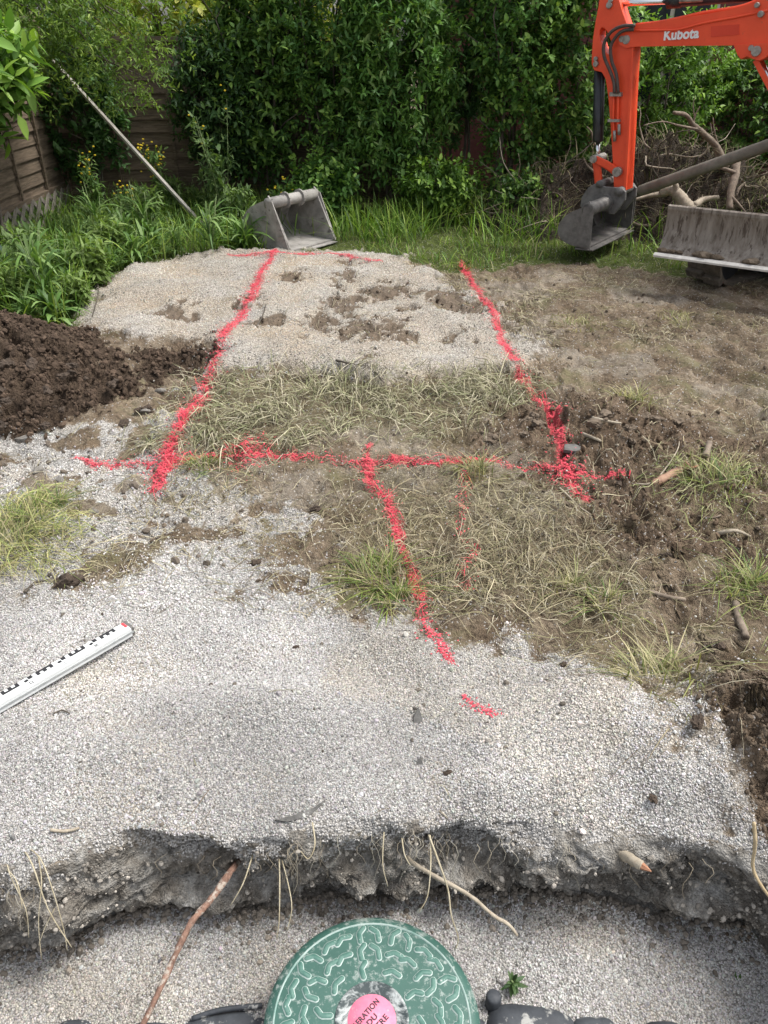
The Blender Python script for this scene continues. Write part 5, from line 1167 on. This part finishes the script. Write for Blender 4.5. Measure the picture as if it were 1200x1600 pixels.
# ================================================================== ROOTS, STICKS, STONES
def on(px, py, dz=0.0):
    x, y = G(px, py); z = float(gz(np.array([x]), np.array([y]))[0]); x, y = G(px, py, z); return Vector((x, y, z+dz))
def rootthing(name, pts, r0, r1, m, label, cat="root", n=8, wob=.42, tipm=None):
    path = smooth_path(pts, 5); v, f = tube(path, list(np.linspace(r0, r1, len(path))), n, wob=wob, seed=len(label)); return single(name, v, f, m, label, cat, smooth=True, base=tuple(pts[0]))
def wallp(px, py, Y): return AT(px, py, Y)
rootthing("cut_root", [wallp(372,1345,1.16), wallp(360,1362,1.10), wallp(330,1405,1.04), wallp(300,1440,.98), wallp(275,1490,.92), wallp(250,1545,.86), wallp(222,1605,.80)], .0085, .0065, M_red, "reddish brown root reaching from the trench face down beside the lid")
rootthing("cut_root", [wallp(635,1340,1.15), wallp(650,1352,1.10), wallp(690,1375,1.06), wallp(735,1400,1.03), wallp(770,1430,1.0), wallp(795,1445,.985), wallp(808,1462,.97)], .006, .0035, M_pale, "pale thin root bending down over the gravel behind the lid")
rt = rootthing("root_stub", [wallp(958,1326,1.16), wallp(972,1335,1.12), wallp(990,1345,1.09), wallp(1003,1353,1.075)], .014, .011, M_pale, "stout pale root stub snapped off in the trench face")
v, f = tube([wallp(1001,1352,1.077), wallp(1010,1357,1.068), wallp(1018,1362,1.06)], [.0098, .006, .001], 6); o = part("split_tip", v, f, M_inner, None); o.parent = rt; o.location = -Vector(rt.location)
rootthing("hanging_root", [wallp(1178,1285,1.05), wallp(1180,1320,1.03), wallp(1176,1350,1.02), wallp(1184,1375,1.0), wallp(1205,1405,.97)], .0042, .0032, worn("yellow_root", (.36, .27, .15), (.5, .41, .26), 30, .8), "yellowish root hanging down the trench corner")
# fine roots and grass along the lip
r = np.random.default_rng(300); n = 26; x = r.uniform(-.98, .88, n); cl = np.concatenate([r.normal(-.22, .04, 14), r.normal(-.80, .03, 10), r.normal(.08, .05, 16), r.normal(.30, .1, 8)]); x = np.concatenate([x, cl]); n = len(x)
yl = y_edge(x)-.035; zl = gz(x, y_edge(x)+.01)-r.uniform(.0, .05, n); K = 6; t = np.linspace(0, 1, K)[None, :]; L_ = (r.random(n)**2*.12+.015)[:, None]; sx = r.normal(0, .35, n)[:, None]
Pn = np.stack([x[:, None]+sx*L_*t+.01*np.sin(t*7+r.random((n, 1))*6), yl[:, None]-.035*np.sin(t*1.6)-r.random((n, 1))*.02*t, zl[:, None]+.01*np.sin(t*3)-L_*t**1.3], -1)
cc = np.array([(.30, .265, .20), (.24, .205, .15), (.19, .16, .115), (.36, .335, .27)])[r.integers(0, 4, n)]
V, f, c = ribbons(Pn, np.full((n, K), .0012)*r.uniform(.5, 1.3, (n, 1)), np.tile(np.array([[1., 0, 0]]), (n, 1)), cc)
tag(link("root_fringe", fast_mesh("root_fringe", V, f, c), M_straw), "fringe of fine roots and dead grass hanging from the trench lip", "roots", None, "stuff")
def longstraws(name, roots_, label, seed, m=None):
    rr = random.Random(seed); root = empty(name, roots_[0][0][0], label, "dead grass")
    for pts, rad in roots_:
        pa_ = smooth_path(pts, 4); v, f = tube(pa_, list(np.linspace(rad, rad*.5, len(pa_))), 5); part("stalk", v, f, m or M_hay, root, True)
M_hay = worn("hay_stalk", (.33, .28, .18), (.48, .43, .31), 30, .8)
longstraws("dead_grass_clump", [([wallp(28,1315,1.12), wallp(50,1350,1.03), wallp(75,1420,.97), wallp(112,1480,.93)], .0022), ([wallp(30,1318,1.12), wallp(62,1340,1.04), wallp(85,1400,.98), wallp(100,1455,.95), wallp(105,1485,.93)], .0018), ([wallp(5,1318,1.12), wallp(15,1365,1.02), wallp(40,1420,.97), wallp(45,1465,.95)], .0018), ([wallp(60,1340,1.06), wallp(65,1380,1.0), wallp(60,1440,.96), wallp(65,1500,.92)], .0016), ([wallp(0,1350,1.06), wallp(25,1375,1.0), wallp(35,1420,.96)], .0018), ([wallp(85,1420,.97), wallp(70,1450,.95), wallp(60,1478,.93)], .0013)], "dead yellow grass stalks hanging over the left end of the trench face", 1)
longstraws("dead_grass_clump", [([wallp(670,1305,1.13), wallp(685,1345,1.06), wallp(700,1390,1.02), wallp(705,1430,.98), wallp(716,1465,.96), wallp(712,1482,.95)], .0026), ([wallp(672,1305,1.13), wallp(673,1350,1.06), wallp(668,1400,1.01), wallp(655,1424,.99)], .0020), ([wallp(600,1300,1.13), wallp(598,1350,1.07), wallp(606,1385,1.04)], .0016), ([wallp(628,1310,1.13), wallp(632,1335,1.09), wallp(641,1352,1.07)], .0020)], "long dead stalks hanging from the lip behind the lid", 2)
longstraws("dead_grass_clump", [([wallp(436,1335,1.13), wallp(437,1380,1.05), wallp(436,1440,.99), wallp(432,1468,.97)], .0020), ([wallp(438,1335,1.13), wallp(450,1380,1.06), wallp(456,1420,1.01), wallp(448,1455,.98)], .0018), ([wallp(488,1285,1.15), wallp(492,1320,1.1), wallp(482,1342,1.08), wallp(470,1330,1.09)], .0022), ([wallp(395,1335,1.12), wallp(380,1380,1.05), wallp(360,1415,1.02)], .0020)], "dead stalks and rootlets hanging beside the reddish root", 3)
# slate shards, a sliver for a shaded crack, stones
M_slate = worn("slate", (.075, .073, .068), (.15, .145, .135), 30, .8, bstr=.4); M_stone = worn("grey_stone", (.13, .118, .10), (.26, .245, .22), 40, .95, bstr=.8, c3=(.42, .41, .39), t3=.6, s3=50); M_dclod = worn("dark_clod", (.05, .036, .026), (.10, .073, .053), 30, 1, bstr=1.0, bdist=.008)
def shard(px, py, outl, th, label, tilt=(0, 0), m=None):
    c = on(px, py); rx, ry = tilt; R = Matrix.Rotation(rx, 3, 'X') @ Matrix.Rotation(ry, 3, 'Y')
    v, f = prism(outl, lambda a, b, t: c+R @ Vector((a, b, t)), -th, th); o = single("slate_or_crack", v, f, m or M_slate, label, "stone"); return fix_normals(o)
shard(652, 1128, [(-.012, -.034), (.008, -.036), (.014, .0), (.010, .022), (.002, .038), (-.010, .012)], .006, "pointed grey slate shard standing in pale gravel near the paint dab", (.75, .1))
shard(470, 1268, [(-.060, -.022), (-.02, -.012), (.03, .008), (.058, .030), (.045, .012), (.02, -.012), (-.03, -.026)], .006, "long curved dark sliver added for the shaded crack under the gravel lip", (.35, .1))  # dark sliver added to draw the shade in an underside crack
shard(655, 1190, [(-.008, -.012), (.01, -.008), (.004, .016)], .006, "tiny dark slate chip below the pointed shard", (.6, 0))
shard(897, 702, [(-.05, -.02), (.03, -.03), (.055, .0), (.01, .03), (-.04, .025)], .008, "flat grey stone flake on brown soil beside a red paint line", (.15, .1))
def rock(px, py, rad, label, m, group=None, name="stone", seed=0, sq_=.7):
    rr = random.Random(seed+int(px*7+py)); bm = bmesh.new(); clod = name != "stone"; bmesh.ops.create_icosphere(bm, subdivisions=3 if clod else 2, radius=1); c = on(px, py, rad*.15)
    ax_ = (rr.uniform(.8, 1.5), rr.uniform(.7, 1.1), sq_*rr.uniform(.7, 1.1)); th = rr.random()*6.28; so = rr.random()*99
    cut = [Vector((rr.gauss(0, 1), rr.gauss(0, 1), rr.gauss(0, 1))).normalized() for _ in range(5 if clod else 9)]
    C_ = np.array([q_.co[:] for q_ in bm.verts])
    for cn in cut:
        cn = np.array(cn); k = C_@cn-(.70 if clod else .52); C_ = C_ - np.where(k > 0, k, 0)[:, None]*cn[None, :]*.92
    if clod:
        nn = fbm(C_[:, 0]*1.0+C_[:, 2]*.7+so, C_[:, 1]-C_[:, 2]*.6, 1.6, 4, 811, .65); C_ = C_*(1+nn*.75)[:, None]
    else: C_ = C_*(1+.05*(np.random.default_rng(seed+int(px)).random(len(C_))-.5))[:, None]
    C_ = C_*np.array(ax_)*rad; ct, st_ = math.cos(th), math.sin(th)
    V = np.stack([c.x+C_[:, 0]*ct-C_[:, 1]*st_, c.y+C_[:, 0]*st_+C_[:, 1]*ct, c.z+C_[:, 2]], -1)
    f = [[q_.index for q_ in fa.verts] for fa in bm.faces]; bm.free(); return single(name, V, f, m, label, "clod" if clod else "stone", group)
rs = random.Random(77)
GSL = "grey stone lying in the gravel and soil below the dark soil heap"
for (px, py, rd) in [(38,690,.045),(18,715,.03),(58,737,.026),(95,752,.024),(148,800,.02),(140,867,.018),(232,642,.03),(305,608,.024),(285,800,.013),(250,612,.026)]:
    rock(px, py, rd, GSL, M_stone, "grey stones below the soil heap")
GCL = "dark earth clod scattered on pale gravel and hay"
for (px, py, rd) in [(400,880,.016),(493,797,.018),(555,965,.010),(462,1012,.010),(700,1208,.008),(1020,1248,.014),(1020,1475,.010),(330,1070,.006),(160,960,.006),(640,500,.035),(728,505,.03),(735,345+140,.02),(945,1080,.018),(1090,1130,.022),(1125,1010,.015),(880,1040,.012),(1045,868,.014),(1035,870,.012),(965,755,.015),(480,790,.012),(440,600+170,.012),(515,880,.010)]:
    rock(px, py, rd, GCL, M_dclod, "earth clods on gravel and hay", "soil_clod")
for k in range(30):
    rock(rs.uniform(-30, 235), rs.uniform(560, 668), rs.uniform(.010, .04)*rs.uniform(.6, 1), "dark brown clod on the dug soil heap", M_dclod, "clods on the soil heap", "soil_clod", k)
for k in range(26):
    rock(rs.gauss(940, 75), rs.gauss(655, 20), rs.uniform(.010, .032), "brown clod in the churned ridge beside the red paint line", bpy.data.materials["clod_brown"], "clods in the churned ridge", "soil_clod", k+90)
# woody bits on the right
def wood(name, pts, r0, r1, m, label, cat="wood piece", dz=.008, **k): return rootthing(name, [on(a, b, dz) for a, b in pts], r0, r1, m, label, cat, **k)
wood("bark_piece", [(1018,762),(1040,748),(1062,737),(1072,728)], .018, .020, M_red, "broken reddish bark piece with pale end on the mud", squash_=None) if False else wood("bark_piece", [(1018,760),(1040,748),(1062,737),(1074,728)], .016, .020, worn("red_bark", (.26, .15, .10), (.40, .25, .17), 20, .85, c3=(.62, .55, .40), t3=.58, s3=12), "broken reddish bark piece lying on the mud")
wood("bark_piece", [(1072,735),(1085,732),(1092,729)], .007, .002, M_inner, "small orange wood splinter beside the reddish bark piece")
wood("root_piece", [(1148,945),(1152,965),(1160,985),(1165,1000)], .013, .011, M_root, "short thick brown root piece on the mud by green grass")
wood("root_piece", [(1115,838),(1135,834),(1150,832),(1172,841)], .010, .004, M_pale, "knobbly pale root piece on brown soil")
wood("root_piece", [(1108,690),(1106,702),(1102,715)], .016, .014, M_root, "brown root stub poking from the soil near the bark piece")
wood("root_piece", [(925,655),(945,660),(970,664)], .007, .005, M_pale, "pale root lying across the churned ridge")
wood("root_piece", [(910,680),(930,688),(950,697),(965,698)], .008, .006, M_pale, "pale root stub under the churned ridge", )
wood("root_piece", [(874,765),(890,780),(905,795),(940,818)], .005, .003, M_pale, "thin bent root below the crossing of red lines")
wood("root_piece", [(990,758),(1015,758),(1035,740),(1060,700),(1056,668)], .004, .002, M_pale, "long thin root curling round the bark piece")
wood("root_piece", [(1085,808),(1110,812),(1130,806)], .004, .003, M_root, "thin brown twig lying on bare soil")
wood("root_piece", [(1010,925),(1040,935),(1070,940)], .008, .006, M_root, "muddy stick pressed into the rut beside the hay")
wood("root_piece", [(525,565),(555,572),(580,578),(600,600)], .006, .004, M_bark, "dark root curving on the pale slab above the hay")
wood("root_piece", [(398,520),(410,500),(416,480)], .006, .003, M_bark, "dark twig upright on the slab by the long red line", dz=.02)
wood("root_piece", [(40,928),(60,912),(95,915),(110,922)], .005, .003, M_bark, "dark twig by a clod on the gravel near the staff")
wood("root_piece", [(85,1118),(98,1113),(110,1118)], .0025, .0018, M_bark, "tiny dark twig on gravel below the staff")
wood("root_piece", [(80,1300),(105,1302),(125,1297)], .004, .003, M_pale, "short pale stick on the gravel lip")
wood("root_piece", [(145,500),(155,460),(150,440)], .004, .003, M_bark, "thin dark twig by weeds at the slab edge", dz=.02)
wood("root_piece", [(770,455),(860,468),(920,472)], .006, .003, M_pale, "long pale straw-like root on the mud beside the slab")
rock(108, 912, .035, "dark shaggy clod with twigs on the gravel near the staff", M_dclod, None, "soil_clod")

# ================================================================== WEEDS
def weed(name, loc, nl, L, W, h, pal, label, seed, group, flowers=0, tall=0):
    r = np.random.default_rng(seed); root = empty(name, loc, label, "weed", group); lc = np.array(loc)
    n = nl; K = 6; th = r.random(n)*6.28; t = np.linspace(0, 1, K)[None, :]; ll = (L*r.uniform(.5, 1.1, n))[:, None]; el = r.uniform(.5, 1.35, n)[:, None]
    z0 = (r.random(n)*h*.7)[:, None]; dr = r.uniform(.25, .8, n)[:, None]
    rad = ll*np.cos(el)*t; zz = z0 + ll*np.sin(el)*t - ll*dr*t**2.2
    P = np.stack([lc[0]+np.cos(th)[:, None]*rad, lc[1]+np.sin(th)[:, None]*rad, lc[2]+np.maximum(zz, .01)], -1)
    sd = np.stack([-np.sin(th), np.cos(th), r.normal(0, .25, n)], -1); Wd = W*r.uniform(.6, 1.2, (n, 1))*np.array([[.25, .8, 1, .9, .55, .05]])
    pal = np.array(pal); c = pal[r.integers(0, len(pal), n)]*r.uniform(.75, 1.25, (n, 1)); V, f, c = ribbons(P, Wd, unit(sd), c)
    o = part("leaf_rosette", V, [f.astype(np.int32)], M_blade, root, col=c); o["kind"] = "stuff"
    geo = []; heads = []
    for k in range(max(3, tall)):
        a = r.random()*6.28; hh = h*r.uniform(.6, 1.15); tip = Vector(loc)+Vector((math.cos(a)*hh*.2, math.sin(a)*hh*.2, hh)); geo.append(tube([Vector(loc)+Vector((0, 0, -.02)), (Vector(loc)+tip)/2+Vector((r.normal()*.01, r.normal()*.01, 0)), tip], [.005, .004, .002], 5)); heads.append(tip)
    v, f = join(*geo); part("stem", v, f, M_stem, root, True)
    if tall:
        B = []; D = []
        for tip in heads:
            for q in range(26):
                u_ = r.uniform(.1, 1); B.append(np.array(Vector(loc)*(1-u_)+tip*u_)); a = r.random()*6.28; D.append([math.cos(a), math.sin(a), .5])
        V, f, c = spray_leaves(np.array(B), unit(np.array(D)), r, 3, .07, .075, .020, pal, (.16, .24, .07)); lf = link("foliage", fast_mesh("foliage", V-lc, f, c), M_leafm, root)
    if flowers:
        geo = []
        for q in range(flowers):
            tip = heads[int(r.integers(0, len(heads)))]; p = tip+Vector(r.normal(0, .05, 3)); geo.append(ell(p, (.011, .011, .008), 6, 3))
        v, f = join(*geo); o = part("flower_heads", v, f, M_yel, root); o["kind"] = "stuff"
    return root
M_stem = worn("green_stem", (.10, .15, .05), (.16, .21, .08), 20, .7); M_yel = plain("yellow_flower", (.75, .55, .03), .6)
WP = [(.09, .175, .042), (.125, .22, .055), (.075, .145, .04), (.17, .26, .085)]; WG = "broad leaved weeds before the side fence"
wr = random.Random(9); tmpl = []
for k in range(4): tmpl.append(weed("broadleaf_weed", (0, 0, 0), 64, (.30, .24, .38, .26)[k], (.024, .016, .020, .036)[k], (.22, .30, .42, .16)[k], WP, ("long broad leaved green weed in the overgrown strip before the side fence", "upright narrow leaved weed in the overgrown strip before the side fence", "tall arching leafy weed in the overgrown strip before the side fence", "low weed with wide leaves in the overgrown strip before the fence")[k], 400+k, WG))
tmpl.append(weed("feathery_weed", (0, 0, 0), 14, .16, .018, .34, [(.10, .17, .055), (.14, .21, .07)], "pale finely leaved weed in the overgrown strip before the side fence", 441, WG, 0, 7))
tmpl.append(weed("feathery_weed", (0, 0, 0), 10, .14, .014, .24, [(.13, .20, .05), (.17, .24, .07)], "low bushy light green weed in the overgrown strip before the fence", 442, WG, 0, 8))
spots = []
for k in range(900):
    px = wr.uniform(-60, 390); Y = wr.uniform(4.3, 8.3); x = AT(px, 400, Y).x
    if float(sd_poly(np.array([x]), np.array([Y]), P_GREEN)[0]) < .05 or x < -3.2: continue
    if 245 < 600+FOC*x/(Y*cP+CAM_H*sP) < 350 and 6.6 < Y < 7.75: continue
    if any((x-a)**2+(Y-b)**2 < .17**2 for a, b in spots): continue
    spots.append((x, Y))
used = set()
for i, (x, y) in enumerate(spots[:120]):
    z = float(gz(np.array([x]), np.array([y]))[0])-.01; k = i % 6; ro = wr.random()*6.28; sc_ = wr.uniform(.75, 1.2)*(.55 if x < -2.55 and y > 5.6 else 1)
    if k not in used: used.add(k); o = tmpl[k]; o.location = (x, y, z); o.rotation_euler = (0, 0, ro); o.scale = (sc_,)*3
    else: copy_tree(tmpl[k], (x, y, z), ro, sc_)
def gloc(px, Y, dz=-.01):
    x = AT(px, 330, Y).x; return (x, Y, float(gz(np.array([x]), np.array([Y]))[0])+dz)
weed("flowering_weed", gloc(262, 8.1), 26, .22, .02, .62, WP, "weed with yellow flowers standing before the back fence beside the pole", 420, None, 60, 5)
weed("flowering_weed", gloc(205, 7.7), 20, .20, .02, .42, WP, "lower weed with few yellow flowers amid the broad leaves", 421, None, 26, 4)
weed("flowering_weed", gloc(155, 8.1), 20, .20, .02, .55, WP, "weed with yellow flower specks at the fence corner", 422, None, 16, 4)
weed("flowering_weed", gloc(432, 7.75), 20, .16, .018, .45, WP, "yellow flowered weed behind the loose bucket", 423, None, 30, 4)
weed("tall_weed", gloc(352, 7.7), 30, .22, .03, 1.0, [(.10, .17, .06), (.13, .2, .075)], "tall pale green weed standing beside the loose bucket", 424, None, 8, 5)
weed("tall_weed", gloc(338, 8.0), 20, .22, .03, .85, [(.09, .15, .055), (.12, .19, .07)], "second tall weed behind the diagonal pole foot", 425, None, 0, 4)
weed("gravel_weed", on(800, 1537, -.0)[:] if False else tuple(gp3(800, 1540, FLOOR_Z+.015)), 26, .045, .010, .022, [(.04, .085, .03), (.06, .11, .035)], "small dark green weed growing in gravel beside the tank plug", 430, None)
# fallen leaf
lf0 = gp3(1152, 1532, FLOOR_Z+.012); V, f, c = leaf_geo(np.array([lf0]), np.array([[.3, .6, .05]]), np.array([[0, 0, 1.]]), np.array([.026]), np.array([.016]), np.array([[.06, .12, .03]]))
o = link("fallen_leaf", fast_mesh("fallen_leaf", V-np.array(lf0), f, c), M_leaf); o.location = lf0; tag(o, "single green leaf lying on the trench gravel", "leaf")
